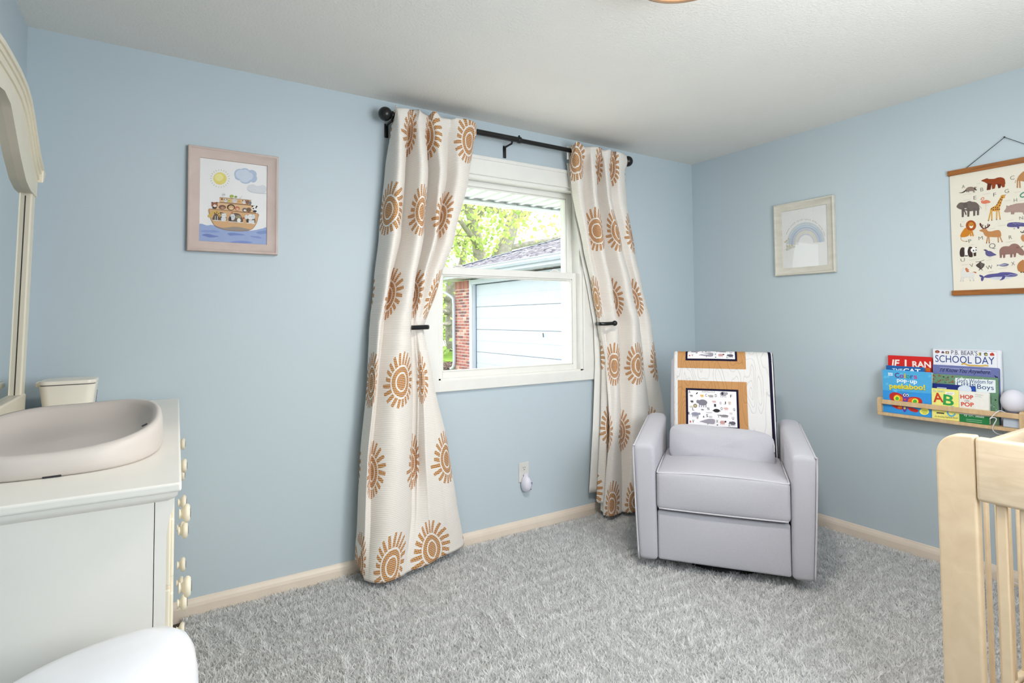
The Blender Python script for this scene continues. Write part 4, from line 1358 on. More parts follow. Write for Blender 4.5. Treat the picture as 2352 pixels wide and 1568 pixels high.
A4 = Art(lambda x, y: hq(2180 + x / 9.802, 380 + y / 9.802), place_poster, 0.00018)
INK = (92, 90, 86)
def cap(art, ch, x0, y0, x1, y1):
    """One thin capital letter in the box x0..x1, y0(top)..y1(bottom)."""
    art.text(ch, (x0, y1), (x1, y1 - (x1 - x0) * 0.16), y1 - y0, INK, 3, 0, -0.012)
def word(art, x, y, wd, ht=9):
    art.line([(x, y), (x + wd, y - wd * 0.15)], ht * 0.45, (170, 164, 152), 2)
# upper part of the sheet
A = A4
for ch, q in (('A', (295, 445, 360, 515)), ('B', (712, 505, 775, 585)), ('C', (1378, 240, 1475, 325)), ('E', (560, 690, 622, 770)), ('F', (1002, 620, 1066, 700)), ('G', (1255, 540, 1350, 625)), ('H', (1462, 745, 1535, 825)), ('L', (268, 1305, 330, 1382)), ('N', (1588, 1150, 1672, 1222))):
    cap(A, ch, *q)
for q in ((625, 415, 80), (320, 660, 190), (760, 650, 170), (322, 785, 170), (1470, 610, 140), (1250, 798, 140), (1580, 795, 100), (290, 1275, 60), (920, 1425, 130), (1285, 1245, 170), (1110, 1358, 170)): word(A, *q)
A.blob([(725, 345), (790, 312), (840, 298), (905, 305), (1020, 300), (1100, 272), (1180, 268), (1245, 300), (1262, 360), (1258, 425), (1150, 440), (1060, 425), (940, 440), (860, 410), (800, 375)], (140, 58, 14), 1)
A.poly([(868, 400), (960, 410), (935, 545), (848, 558)], (94, 34, 16), 1); A.poly([(960, 400), (1060, 400), (1030, 520), (972, 532)], (140, 58, 14), 2)
A.poly([(1080, 410), (1180, 420), (1160, 500), (1112, 518)], (94, 34, 16), 1); A.poly([(1165, 400), (1260, 360), (1255, 480), (1210, 498), (1175, 450)], (140, 58, 14), 2)
A.ell(862, 298, 14, 10, (100, 40, 18), 2); A.ell(832, 300, 10, 8, (100, 40, 18), 2)
A.blob([(370, 560), (400, 510), (450, 485), (510, 480), (560, 495), (585, 540), (560, 570), (480, 580), (410, 585)], (136, 116, 104), 1)
A.blob([(225, 612), (290, 605), (340, 575), (380, 545), (395, 570), (340, 610), (280, 622)], (76, 66, 60), 2); A.blob([(568, 500), (590, 490), (600, 520), (632, 560), (590, 556), (566, 530)], (76, 64, 58), 2)
for x in (400, 440, 545, 572): A.line([(x, 570), (x + 8, 608)], 12, (70, 60, 56), 2)
for e in (580, 606): A.line([(e, 512), (e + 6, 478)], 9, (76, 64, 58), 2)
A.blob([(175, 930), (215, 860), (270, 832), (340, 835), (400, 825), (440, 805), (480, 800), (520, 815), (600, 825), (660, 870), (685, 930), (680, 1010), (560, 1020), (450, 1030), (330, 1000), (240, 980)], (104, 94, 88), 1)
for x, yb in ((315, 1165), (440, 1155), (572, 1135), (655, 1122)): A.poly([(x - 26, 960), (x + 30, 960), (x + 22, yb - 6), (x - 22, yb)], (98, 88, 84), 2)
A.spline([(330, 990), (365, 1040), (390, 1110)], 26, (84, 74, 72), 2); A.ell(378, 972, 26, 9, (224, 218, 206), 3); A.spline([(680, 900), (715, 940), (735, 965)], 7, (104, 94, 88), 2)
A.ell(375, 900, 52, 66, (94, 84, 80), 2)
A.blob([(722, 820), (740, 850), (800, 862), (870, 850), (938, 828), (900, 790), (840, 775), (790, 790), (750, 800)], (214, 122, 92), 1); A.spline([(735, 835), (735, 800), (775, 765), (790, 735), (765, 720), (735, 738), (724, 765)], 15, (214, 122, 92), 2)
A.ell(724, 765, 9, 9, (70, 60, 56), 3); A.line([(825, 865), (830, 1010)], 6, (196, 186, 176), 1); A.line([(850, 865), (835, 920), (890, 890)], 5, (200, 190, 180), 1)
A.blob([(1170, 690), (1200, 665), (1235, 660), (1258, 690), (1250, 735), (1210, 745), (1180, 850), (1145, 950), (1140, 1010), (1030, 1030), (930, 1015), (960, 950), (1050, 900), (1100, 820)], (206, 150, 62), 1)
for x0, x1, yb in ((950, 890, 1240), (962, 965, 1230), (1080, 1072, 1215), (1120, 1152, 1205)): A.line([(x0, 1000), (x1, yb)], 28, (206, 156, 74), 1); A.ell(x1, yb, 11, 11, (70, 52, 44), 2)
rng = random.Random(3)
for q in ((960, 975), (1000, 995), (1000, 945), (1050, 940), (1055, 985), (1095, 945), (1095, 985), (1080, 885), (1110, 840), (1130, 800), (1155, 840), (1160, 760), (1190, 775), (1195, 720), (1140, 900), (1135, 985)): A.ell(q[0], q[1], 18, 13, (110, 52, 34), 2, -35, 10)
A.line([(1170, 680), (1200, 690)], 9, (150, 96, 44), 2); A.line([(1250, 672), (1280, 655)], 10, (110, 80, 50), 2)
A.blob([(1240, 1035), (1280, 970), (1300, 915), (1360, 905), (1430, 880), (1520, 855), (1640, 845), (1760, 850), (1760, 1050), (1600, 1050), (1480, 1055), (1390, 1045), (1300, 1055)], (166, 140, 130), 1)
for x in (1412, 1452, 1690): A.poly([(x - 22, 1030), (x + 26, 1030), (x + 18, 1095), (x - 16, 1102)], (158, 132, 122), 2)
A.ell(1302, 912, 12, 12, (140, 112, 104), 2); A.ell(1388, 900, 11, 11, (140, 112, 104), 2)
A.blob([(1528, 330), (1560, 250), (1620, 180), (1700, 120), (1760, 120), (1760, 350), (1600, 345), (1555, 340)], (182, 130, 82), 1)
for x0, x1 in ((1545, 1538), (1590, 1598)): A.line([(x0, 320), (x1, 505)], 30, (178, 126, 80), 2)
A.line([(1510, 330), (1485, 395)], 9, (140, 96, 58), 2)
A.spline([(1700, 600), (1640, 630), (1605, 680), (1640, 712), (1700, 700)], 28, (84, 140, 118), 1)
A.ell(500, 1350, 115, 118, (160, 76, 22), 2); A.ell(505, 1345, 62, 70, (196, 128, 42), 3); A.blob([(470, 1365), (505, 1352), (545, 1365), (530, 1402), (505, 1412), (480, 1400)], (236, 228, 216), 4); A.ell(506, 1358, 14, 8, (60, 40, 34), 5)
for e in (482, 532): A.ell(e, 1330, 6, 6, (50, 36, 30), 5)
A.blob([(390, 1400), (330, 1450), (280, 1530), (262, 1600), (330, 1612), (430, 1590), (470, 1540), (530, 1480), (500, 1420)], (196, 122, 30), 1)
for x0, x1 in ((470, 500), (515, 552)): A.line([(x0, 1460), (x1, 1590)], 34, (202, 130, 40), 2)
A.spline([(290, 1590), (278, 1660), (330, 1700), (400, 1706)], 9, (170, 120, 60), 1); A.ell(402, 1706, 20, 9, (110, 76, 40), 2)
A.blob([(690, 1460), (740, 1435), (800, 1420), (850, 1435), (880, 1475), (960, 1480), (1060, 1455), (1130, 1455), (1165, 1500), (1175, 1580), (1130, 1610), (1000, 1610), (860, 1600), (800, 1560), (770, 1500), (710, 1480)], (184, 128, 78), 1)
A.spline([(790, 1425), (745, 1390), (705, 1330), (712, 1295)], 24, (84, 28, 24), 2); A.spline([(800, 1415), (860, 1395), (900, 1360), (922, 1330)], 24, (84, 28, 24), 2)
for q in ((712, 1300, 740, 1350), (770, 1330, 752, 1380), (880, 1310, 868, 1370), (912, 1320, 890, 1370), (820, 1350, 830, 1400)): A.line([q[:2], q[2:]], 16, (84, 28, 24), 2)
for x0, x1, yb in ((880, 846, 1745), (900, 908, 1742), (1105, 1112, 1720), (1140, 1198, 1715)): A.line([(x0, 1580), (x1, yb)], 24, (184, 128, 78), 1); A.ell(x1, yb, 11, 9, (80, 56, 44), 2)
A.blob([(1305, 1350), (1330, 1300), (1400, 1280), (1520, 1275), (1640, 1285), (1760, 1310), (1760, 1370), (1600, 1370), (1500, 1385), (1400, 1385), (1330, 1378)], (86, 82, 132), 1)
A.poly([(1520, 1370), (1590, 1375), (1575, 1425), (1548, 1420)], (86, 82, 132), 2); A.ell(1470, 1420, 18, 7, (90, 86, 120), 2)
for q in range(7): A.ell(1452 + q * 28, 1298 + (q % 3) * 8, 7, 6, (190, 190, 214), 2)
A.spline([(1610, 1480), (1650, 1510), (1720, 1490)], 16, (60, 56, 52), 1); A.line([(1650, 1510), (1690, 1460)], 12, (60, 56, 52), 1)
A5 = Art(lambda x, y: hq(2180 + x / 10.453, 540 + y / 10.453), place_poster, 0.00018)
A = A5
for ch, q in (('P', (482, 100, 545, 185)), ('M', (720, 35, 818, 118)), ('R', (1445, 10, 1520, 95)), ('U', (295, 560, 388, 638)), ('V', (508, 688, 598, 768)), ('W', (905, 735, 1055, 825)), ('X', (1503, 640, 1588, 730)), ('Q', (978, 205, 1130, 345))): cap(A, ch, *q)
for q in ((470, 240, 135), (1365, 170, 240), (490, 600, 250), (905, 602, 105), (305, 718, 150), (1185, 805, 215), (940, 882, 130)): word(A, *q)
A.blob([(262, 400), (285, 320), (330, 290), (380, 310), (395, 370), (375, 460), (370, 510), (290, 516), (265, 470)], (58, 44, 40), 1); A.poly([(388, 470), (460, 462), (450, 505), (390, 508)], (50, 40, 38), 1)
A.blob([(380, 320), (450, 290), (480, 380), (460, 470), (390, 470)], (236, 232, 226), 1)
A.blob([(450, 380), (480, 290), (520, 275), (570, 300), (565, 400), (570, 515), (490, 518), (460, 460)], (60, 42, 38), 2); A.poly([(590, 410), (655, 405), (655, 495), (600, 505)], (58, 42, 38), 2)
A.ell(600, 355, 76, 66, (236, 234, 230), 3); A.ell(545, 302, 18, 16, (56, 44, 42), 3); A.ell(652, 296, 18, 12, (56, 44, 42), 3); A.ell(592, 368, 17, 21, (50, 42, 42), 4, 25); A.ell(654, 356, 16, 15, (50, 42, 42), 4); A.ell(632, 388, 10, 7, (50, 42, 42), 4)
A.blob([(880, 350), (905, 345), (940, 372), (1010, 385), (1070, 425), (1140, 468), (1080, 490), (1000, 508), (930, 500), (885, 465), (875, 410)], (92, 86, 134), 1); A.ell(868, 356, 26, 15, (40, 36, 44), 2); A.line([(850, 350), (828, 345)], 9, (40, 36, 44), 2)
A.line([(965, 505), (962, 548)], 6, (150, 140, 130), 1); A.line([(1000, 505), (1000, 540)], 6, (150, 140, 130), 1)
A.blob([(1215, 355), (1270, 285), (1360, 262), (1440, 262), (1500, 215), (1580, 200), (1660, 225), (1720, 290), (1800, 380), (1800, 470), (1750, 485), (1690, 465), (1640, 425), (1560, 450), (1400, 460), (1280, 470), (1220, 450)], (142, 106, 98), 1)
for x, yb in ((1245, 545), (1325, 545), (1495, 535), (1580, 528)): A.poly([(x - 32, 430), (x + 36, 430), (x + 22, yb - 6), (x - 22, yb)], (136, 100, 94), 2)
A.spline([(1728, 285), (1770, 270), (1775, 250)], 20, (120, 90, 84), 2); A.ell(1640, 295, 38, 13, (118, 84, 78), 2)
A.blob([(650, 715), (720, 660), (755, 628), (790, 660), (855, 690), (830, 760), (775, 810), (760, 825), (740, 800), (680, 760)], (72, 62, 58), 1); A.poly([(748, 640), (850, 690), (768, 800)], (96, 86, 84), 2)
A.line([(640, 642), (760, 628)], 10, (88, 76, 66), 1); A.line([(760, 628), (848, 590)], 9, (88, 76, 66), 1); A.line([(745, 800), (718, 845)], 14, (72, 60, 56), 1); A.line([(775, 800), (805, 842)], 14, (72, 60, 56), 1)
A.blob([(1140, 700), (1190, 712), (1260, 690), (1330, 672), (1400, 682), (1438, 700), (1400, 735), (1320, 748), (1240, 742), (1190, 722), (1145, 752), (1160, 722)], (106, 106, 138), 1); A.blob([(1200, 716), (1300, 700), (1390, 702), (1300, 722)], (180, 182, 200), 2)
A.blob([(820, 1005), (900, 955), (1000, 930), (1150, 915), (1250, 890), (1380, 886), (1500, 895), (1650, 940), (1600, 985), (1480, 995), (1300, 995), (1100, 1000), (950, 1022), (860, 1015)], (84, 80, 138), 2)
A.blob([(950, 1020), (1150, 1000), (1450, 995), (1550, 992), (1400, 1045), (1200, 1062), (1050, 1050)], (200, 204, 214), 1)
A.blob([(730, 950), (800, 965), (835, 1005), (830, 1060), (790, 1105), (765, 1045), (780, 1015), (742, 990)], (78, 74, 130), 2); A.blob([(1290, 985), (1350, 985), (1320, 1050), (1218, 1085), (1260, 1040)], (76, 72, 130), 3)
A.spline([(1340, 965), (1400, 972), (1480, 945), (1560, 955), (1645, 945)], 8, (190, 194, 214), 3); A.ell(1390, 948, 8, 7, (30, 30, 50), 3)
A.blob([(1635, 760), (1660, 680), (1720, 620), (1800, 600), (1800, 870), (1720, 878), (1660, 850)], (176, 118, 68), 1); A.ell(1732, 888, 18, 14, (40, 32, 28), 2); A.ell(1795, 886, 14, 14, (40, 32, 28), 2)
A.blob([(300, 820), (350, 805), (400, 830), (420, 890), (560, 890), (600, 920), (595, 1010), (500, 1000), (420, 1010), (330, 1000), (290, 940)], (216, 214, 210), 1)
for x0, x1, yb in ((320, 285, 1100), (360, 340, 1098), (490, 512, 1090), (570, 592, 1088)): A.line([(x0, 980), (x1, yb - 10)], 34, (214, 212, 208), 1); A.ell(x1, yb, 10, 7, (120, 116, 112), 2)
A.blob([(392, 795), (450, 785), (440, 815), (480, 815), (465, 845), (490, 868), (430, 885)], (196, 112, 78), 2); A.blob([(565, 885), (610, 872), (660, 890), (640, 912), (610, 890)], (176, 92, 62), 2); A.line([(345, 800), (340, 770)], 6, (190, 186, 180), 2)
A.blob([(1725, 60), (1750, 0), (1800, -10), (1800, 150), (1750, 120)], (186, 128, 86), 1)
# the half of the sheet beyond the photograph's edge goes on in the same manner
A6 = Art(lambda x, y: (x / 1000.0, y / 1000.0), place_poster, 0.00018)
A6.mb, A6.mats = A5.mb, A5.mats
def beast(x, y, sx, sy, c, leg=True, hd=1):
    A6.ell(x, y, sx, sy, c, 1); A6.ell(x + hd * sx * 1.05, y + sy * .45, sx * .34, sy * .5, c, 1)
    if leg:
        for k in (-.7, -.3, .35, .7): A6.line([(x + k * sx, y - sy * .4), (x + k * sx, y - sy * 1.7)], sx * .17, c, 1)
for x, y, sx, sy, c, l, h_ in ((335, 548, 24, 15, (182, 130, 82), True, 1), (395, 560, 24, 9, (104, 128, 84), False, 1), (345, 478, 20, 12, (166, 140, 130), True, -1), (405, 470, 18, 14, (96, 104, 140), True, 1), (350, 398, 20, 13, (150, 96, 60), True, 1), (410, 388, 17, 11, (186, 150, 96), False, -1),
                           (355, 318, 17, 17, (186, 128, 86), False, 1), (410, 308, 19, 12, (120, 110, 104), True, 1), (352, 232, 20, 13, (142, 106, 98), True, -1), (408, 222, 18, 9, (84, 130, 120), False, 1), (360, 150, 24, 17, (176, 118, 68), True, 1), (415, 140, 16, 12, (70, 66, 64), True, -1)):
    beast(x, y, sx, sy, c, l, h_)
for ch, x, y in (('D', 372, 520), ('I', 380, 440), ('J', 330, 436), ('K', 428, 352), ('O', 328, 350), ('S', 428, 270), ('T', 330, 270), ('Y', 386, 185), ('Z', 428, 100)):
    A6.text(ch, (x, y), (x + 15, y), -20, INK, 3, 0, -0.012)
_o = len(A4.mb.v)                                          # both halves are one print
_map = []
for m_ in A5.mats:
    if m_ not in A4.mats: A4.mats.append(m_)
    _map.append(A4.mats.index(m_))
A4.mb.v += A5.mb.v
A4.mb.f += [tuple(i + _o for i in f) for f in A5.mb.f]
A4.mb.m += [_map[i] for i in A5.mb.m]
A4.build('animal_print', pst)

# ------------------------------------------------------------------ book ledge, books and speaker
BIRCH = wood('birch_ply', (214, 184, 142), (196, 164, 122), (2, 10, 2), 0.5)
SF = XC - 0.102                                             # front of the ledge
SY0, SY1, SZ = 0.920, 1.543, 0.757
shf = thing('book_ledge', 'narrow birch wall ledge with front rail holding picture books', 'shelf', (XC, 1.23, SZ))
obj('bottom_board', MB().rbox(SF, XC - 0.001, SY0, SY1, SZ, SZ + 0.016, 0.002, 2), BIRCH, shf)
bevel(obj('front_rail', MB().box(SF, SF + 0.011, SY0 + 0.022, SY1 - 0.022, 0.819, 0.843), BIRCH, shf), 0.002)
for y0 in (SY0, SY1 - 0.022):
    o = MB().prism([(SF, SZ + 0.016), (XC - 0.001, SZ + 0.016), (XC - 0.001, 0.852), (SF + 0.012, 0.852), (SF, 0.846)], lambda a, z, t: (a, t, z), y0, y0 + 0.022)
    bevel(obj('end_bracket', o, BIRCH, shf), 0.002)
PAGES = mat('book_page_block', (236, 232, 222), 0.85, var=(80, 0.05))
BOT = SZ + 0.0165
def book(label, yl, yr, z1, xf, t, dx, rgb, draw, src=None, board=False):
    """Upright book: yl, yr are its left and right edges (seen from the room), xf the front face at the foot."""
    root = thing('picture_book', label, 'book', (xf + t / 2, (yl + yr) / 2, BOT), 0, 'picture books on the wall ledge')
    hgt = z1 - BOT
    pl = plane((xf, yl, BOT), (0, -1, 0), (dx, 0, hgt))
    ln = math.hypot(dx, hgt)
    wd = yl - yr
    rr = 0.006
    corner = [(0.0, 0.0), (wd - rr, 0), (wd - rr * .3, rr * .3), (wd, rr), (wd, ln - rr), (wd - rr * .3, ln - rr * .3), (wd - rr, ln), (0.0, ln)]
    cm = mat('cover_%02x%02x%02x' % tuple(rgb), rgb, 0.35, var=(40, 0.02))
    m = MB()
    m.prism(corner, pl, -0.0022, 0.0)
    m.prism(corner, pl, -t, -t + 0.0022)
    m.prism([(0, 0), (0.0022, 0), (0.0022, ln), (0, ln)], pl, -t, 0)
    obj('cover', m, cm, root)
    obj('pages', MB().prism([(0.0022, 0.002), (wd - 0.004, 0.002), (wd - 0.004, ln - 0.002), (0.0022, ln - 0.002)], pl, -t + 0.0022, -0.0022), PAGES, root)
    hm = homography(src, [(0, ln), (wd, ln), (wd, 0), (0, 0)])
    A = Art(hm, lambda a, b_, q: pl(a, b_, 0.0002 + q), 0.00018)
    A.poly(src, rgb, 0)
    draw(A)
    A.build('cover_print', root)
    return root
def d_colors(A):
    A.poly([(246, 745), (975, 800), (975, 1150), (248, 1065)], (52, 146, 218), 1)
    rng = random.Random(8)
    for i in range(16): A.ell(rng.uniform(270, 950), rng.uniform(480, 760), 22, 20, (98, 184, 226), 2)
    A.poly([(330, 487), (398, 492), (398, 535), (332, 530)], (216, 232, 240), 3); A.text('DK', (340, 524), (390, 528), 24, (92, 172, 220), 4, 0, .02)
    for ch, x0, x1, c in (('C', 435, 498, (88, 40, 110)), ('o', 504, 562, (150, 60, 150)), ('l', 570, 590, (214, 178, 60)), ('o', 598, 656, (60, 150, 110)), ('r', 664, 706, (50, 90, 170)), ('s', 712, 762, (196, 60, 130))):
        b0 = 562 + (x0 - 435) * 0.065
        A.text(ch, (x0, b0), (x1, b0 + 2), 72 if ch in 'Cl' else 50, c, 4, 0, .012)
    A.text('pop', (462, 640), (608, 652), 58, (240, 246, 250), 4, 0, .02); A.line([(618, 615), (640, 617)], 8, (240, 246, 250), 4); A.text('up', (655, 662), (760, 672), 62, (240, 246, 250), 4, 0, .02)
    A.text('peekaboo!', (352, 748), (884, 778), 100, (150, 150, 40), 4, 0, .03); A.text('peekaboo!', (350, 742), (880, 770), 100, (232, 212, 60), 5, 0, .022)
    for s, pts in ((0, [(545, 830), (480, 790), (400, 780), (350, 810), (352, 870), (400, 910), (480, 930), (545, 910)]), (1, [(620, 860), (700, 845), (790, 860), (830, 910), (815, 960), (740, 985), (660, 960), (615, 920)])):
        A.blob(pts, (186, 44, 40), 2)
    A.blob([(545, 860), (470, 815), (420, 830), (410, 870), (450, 910), (545, 905)], (230, 140, 40), 3); A.blob([(625, 880), (700, 860), (770, 880), (780, 930), (720, 960), (630, 925)], (226, 96, 40), 3)
    A.ell(456, 868, 46, 42, (240, 226, 70), 4); A.ell(460, 870, 27, 27, (90, 178, 60), 5); A.ell(724, 912, 48, 42, (240, 226, 70), 4); A.ell(724, 914, 30, 30, (80, 176, 60), 5)
    A.blob([(380, 970), (460, 960), (545, 990), (545, 1030), (450, 1020)], (190, 50, 36), 2); A.blob([(615, 1000), (700, 1010), (770, 1040), (745, 1072), (650, 1050)], (186, 44, 40), 2); A.ell(500, 1000, 34, 18, (226, 130, 40), 3)
    A.blob([(545, 800), (600, 800), (632, 830), (620, 900), (608, 1010), (570, 1072), (535, 1010), (545, 900)], (96, 64, 160), 5); A.ell(572, 820, 21, 22, (238, 238, 240), 6); A.ell(612, 824, 20, 21, (238, 238, 240), 6); A.ell(576, 820, 12, 14, (36, 32, 60), 7); A.ell(610, 826, 12, 14, (36, 32, 60), 7)
    A.ell(578, 886, 16, 15, (226, 60, 50), 6); A.ell(570, 1010, 18, 18, (232, 210, 70), 6); A.line([(545, 795), (515, 757)], 6, (90, 160, 80), 4); A.line([(635, 805), (672, 785)], 6, (90, 160, 80), 4)
    A.ell(858, 1058, 70, 50, (236, 232, 100), 3); A.line([(822, 1040), (895, 1048)], 6, (120, 130, 60), 4); A.line([(815, 1060), (905, 1068)], 6, (120, 130, 60), 4); A.line([(835, 1080), (890, 1086)], 6, (120, 130, 60), 4)
def d_cat(A):
    A.text('THE', (378, 466), (535, 474), 38, (206, 226, 238), 2, 0, .02); A.text('CAT', (545, 488), (800, 500), 62, (226, 236, 242), 2, 0, .03)
def d_ran(A):
    A.text('IF', (365, 400), (488, 404), 106, (236, 228, 222), 2, 0.15, .03); A.text('I', (560, 406), (588, 408), 110, (236, 228, 222), 2, 0, .03); A.text('RAN', (675, 408), (945, 415), 90, (236, 228, 222), 2, 0, .03)
    A.poly([(850, 415), (930, 420), (930, 470), (850, 465)], (206, 104, 30), 1); A.poly([(930, 420), (955, 422), (955, 480), (930, 470)], (150, 40, 36), 1)
def d_pb(A):
    A.line([(990, 148), (1935, 182), (1935, 480)], 4, (120, 130, 160), 2)
    A.text("P.B. BEAR'S", (1250, 232), (1640, 246), 66, (58, 64, 92), 3); A.text('SCHOOL DAY', (1018, 345), (1895, 382), 104, (40, 66, 130), 3)
    A.ell(1048, 192, 34, 22, (132, 58, 44), 3); A.ell(1048, 196, 18, 9, (196, 120, 80), 4); A.poly([(1105, 200), (1130, 178), (1150, 202), (1144, 215), (1110, 214)], (60, 56, 90), 3); A.ell(1128, 205, 8, 9, (180, 60, 50), 4)
    A.poly([(1168, 182), (1218, 184), (1216, 222), (1168, 218)], (110, 80, 50), 3); A.ell(1193, 202, 12, 12, (224, 206, 170), 4)
    A.poly([(1660, 198), (1694, 198), (1694, 245), (1660, 243)], (198, 164, 70), 3); A.poly([(1680, 198), (1694, 198), (1694, 245), (1680, 243)], (90, 110, 80), 4)
    A.poly([(1735, 208), (1770, 195), (1795, 215), (1790, 248), (1745, 246)], (66, 70, 90), 3); A.poly([(1755, 215), (1790, 218), (1788, 240), (1755, 238)], (200, 190, 90), 4)
    A.poly([(1825, 215), (1865, 196), (1892, 220), (1895, 244), (1832, 246)], (190, 62, 46), 3)
    A.spline([(1400, 382), (1440, 368), (1500, 392), (1600, 398), (1700, 402), (1760, 395), (1800, 405)], 22, (206, 168, 74), 3)
def d_know(A):
    A.text("I'd Know You Anywhere.", (1090, 498), (1850, 540), 82, (28, 32, 62), 3, 0.42, .004)
    A.line([(1092, 415), (1500, 440)], 5, (190, 196, 220), 2); A.line([(1510, 440), (1850, 464)], 5, (190, 196, 220), 2)
    A.poly([(1895, 530), (1960, 560), (1960, 590), (1920, 570)], (40, 44, 76), 2); A.poly([(985, 510), (1300, 535), (1300, 620), (985, 600)], (110, 150, 120), 1)
def d_wis(A):
    rng = random.Random(6)
    for i in range(150):
        x = rng.uniform(1010, 1955); y = rng.uniform(535 + (x - 1000) * .07, 1130 + (x - 1000) * .11)
        A.ell(x, y, rng.uniform(8, 20), rng.uniform(6, 14), rng.choice([(60, 96, 70), (88, 128, 92), (44, 74, 58), (120, 150, 110), (150, 190, 170)]), 1, rng.uniform(0, 90), 8)
    for i in range(26): A.ell(rng.uniform(1000, 1320), rng.uniform(530, 640), 9, 8, (150, 60, 50), 2, 0, 8)
    A.poly([(1335, 572), (1935, 610), (1935, 800), (1335, 800)], (222, 230, 232), 3)
    A.text("God's Wisdom for", (1362, 640), (1900, 672), 62, (34, 62, 120), 4, 0, .004); A.text('Little', (1362, 690), (1640, 702), 56, (34, 62, 120), 4); A.text('Boys', (1662, 760), (1908, 782), 92, (34, 62, 120), 4)
def d_navy(A):
    A.ell(1470, 735, 105, 60, (206, 216, 228), 2); A.line([(1060, 715), (1200, 724)], 14, (200, 208, 224), 2); A.blob([(1560, 695), (1622, 702), (1622, 760), (1580, 760)], (28, 70, 160), 2)
def d_abc(A):
    A.text("Dr. Seuss's", (1022, 775), (1190, 782), 34, (110, 176, 200), 3); A.poly([(1200, 775), (1335, 782), (1335, 830), (1200, 818)], (240, 238, 226), 2)
    A.line([(1215, 792), (1320, 798)], 4, (120, 116, 110), 3); A.line([(1215, 808), (1300, 814)], 4, (120, 116, 110), 3)
    A.text('A', (1022, 925), (1178, 932), 140, (198, 64, 40), 3, 0, .02); A.text('B', (1165, 962), (1325, 990), 155, (46, 152, 74), 3, 0, .02)
    A.line([(1295 + 62 * math.cos(t / 10 * 5.2 + .5), 1065 + 68 * math.sin(t / 10 * 5.2 + .5)) for t in range(11)], 24, (100, 176, 206), 3)
    A.text('An Amazing Alphabet Book!', (1045, 1150), (1392, 1184), 34, (120, 110, 70), 3, 0.1); A.line([(1070, 1080), (1185, 1092)], 18, (66, 62, 56), 3)
def d_hop(A):
    A.poly([(1412, 1105), (1855, 1140), (1855, 1260), (1415, 1215)], (36, 122, 66), 1)
    A.text('HOP', (1425, 878), (1618, 890), 62, (206, 78, 50), 3, 0, .03); A.text('ON', (1488, 920), (1555, 925), 26, (110, 104, 100), 3); A.text('POP', (1437, 988), (1628, 1000), 62, (206, 78, 50), 3, 0, .03)
    A.line([(1640, 815), (1760, 830)], 4, (150, 146, 142), 3); A.line([(1640, 840), (1740, 856)], 4, (150, 146, 142), 3)
    A.text('by Dr. Seuss', (1480, 1140), (1775, 1172), 50, (226, 236, 228), 3, 0, .012); A.line([(1515, 1180), (1750, 1200)], 7, (150, 196, 164), 3); A.line([(1515, 1205), (1745, 1226)], 7, (150, 196, 164), 3)
book('light blue butterfly book in front at the left end of the ledge', 1.522, 1.290, 1.004, XC - .082, .026, 0.006, (78, 168, 218), d_colors, [(243, 440), (975, 490), (975, 1150), (248, 1065)])
book('dark blue book with white capitals peeking out above the butterfly book', 1.515, 1.334, 1.026, XC - .0545, .016, 0.006, (28, 92, 158), d_cat, [(283, 385), (850, 415), (850, 1110), (283, 1065)])
book('red book with white capitals, rearmost at the left end of the ledge', 1.514, 1.306, 1.081, XC - .036, .014, 0.010, (204, 32, 28), d_ran, [(308, 230), (955, 262), (955, 1110), (308, 1060)])
book('tall white hardcover with blue title capitals, rearmost on the right', 1.300, 1.022, 1.128, XC - .034, .018, 0.012, (226, 228, 234), d_pb, [(985, 140), (1990, 165), (1990, 1290), (1000, 1150)])
book('slate violet book with black script title before the tall white hardcover', 1.298, 1.026, 1.044, XC - .0475, .011, 0.010, (104, 112, 164), d_know, [(985, 372), (1978, 425), (1978, 1290), (990, 1150)])
book('leafy green book with white title panel and blue letters', 1.296, 1.027, 0.998, XC - .060, .011, 0.007, (104, 140, 112), d_wis, [(990, 505), (1970, 580), (1975, 1280), (1000, 1150)])
book('navy book showing a thin strip above the yellow alphabet book', 1.292, 1.112, 0.950, XC - .070, .009, 0.008, (22, 40, 116), d_navy, [(995, 648), (1630, 690), (1630, 1230), (1005, 1155)])
book('small yellow alphabet book with red A and green B', 1.290, 1.1745, 0.926, XC - .087, .015, 0.006, (232, 226, 130), d_abc, [(990, 715), (1400, 757), (1410, 1210), (1005, 1155)])
book('small white and green book with red capitals right of the yellow book', 1.1735, 1.055, 0.925, XC - .087, .015, 0.006, (228, 226, 220), d_hop, [(1400, 757), (1842, 797), (1855, 1260), (1415, 1215)])
# small speaker
spx, spy, spz = XC - 0.050, 0.972, SZ + 0.016
sp = thing('smart_speaker', 'white ball shaped speaker with dark base ring at the ledge end', 'speaker', (spx, spy, spz))
rise = 0.066                                                # it stands on a small stand behind the rail
prof = []
for i in range(17):
    a = -1.15 + (math.pi / 2 + 1.15) * i / 16
    prof.append((0.049 * math.cos(a) + 1e-4, rise + 0.054 + 0.056 * math.sin(a)))
obj('body', MB().lathe(prof, (spx, spy, spz), 'z', 32), mat('speaker_white_fabric', (214, 212, 222), 0.7, bump=(500, 0.4, 0.001)), sp, smooth=True)
obj('base_ring', MB().lathe([(0.024, rise - 0.004), (0.030, rise - 0.004), (0.034, rise + 0.004), (0.030, rise + 0.008), (0.020, rise + 0.008)], (spx, spy, spz), 'z', 32), mat('speaker_dark_ring', (92, 90, 104), 0.4), sp, smooth=True, angle=40)
obj('riser', MB().rbox(spx - 0.034, spx + 0.034, spy - 0.034, spy + 0.034, spz, spz + rise - 0.004, 0.004, 2), mat('riser_pale_box', (186, 198, 214), 0.6), sp)
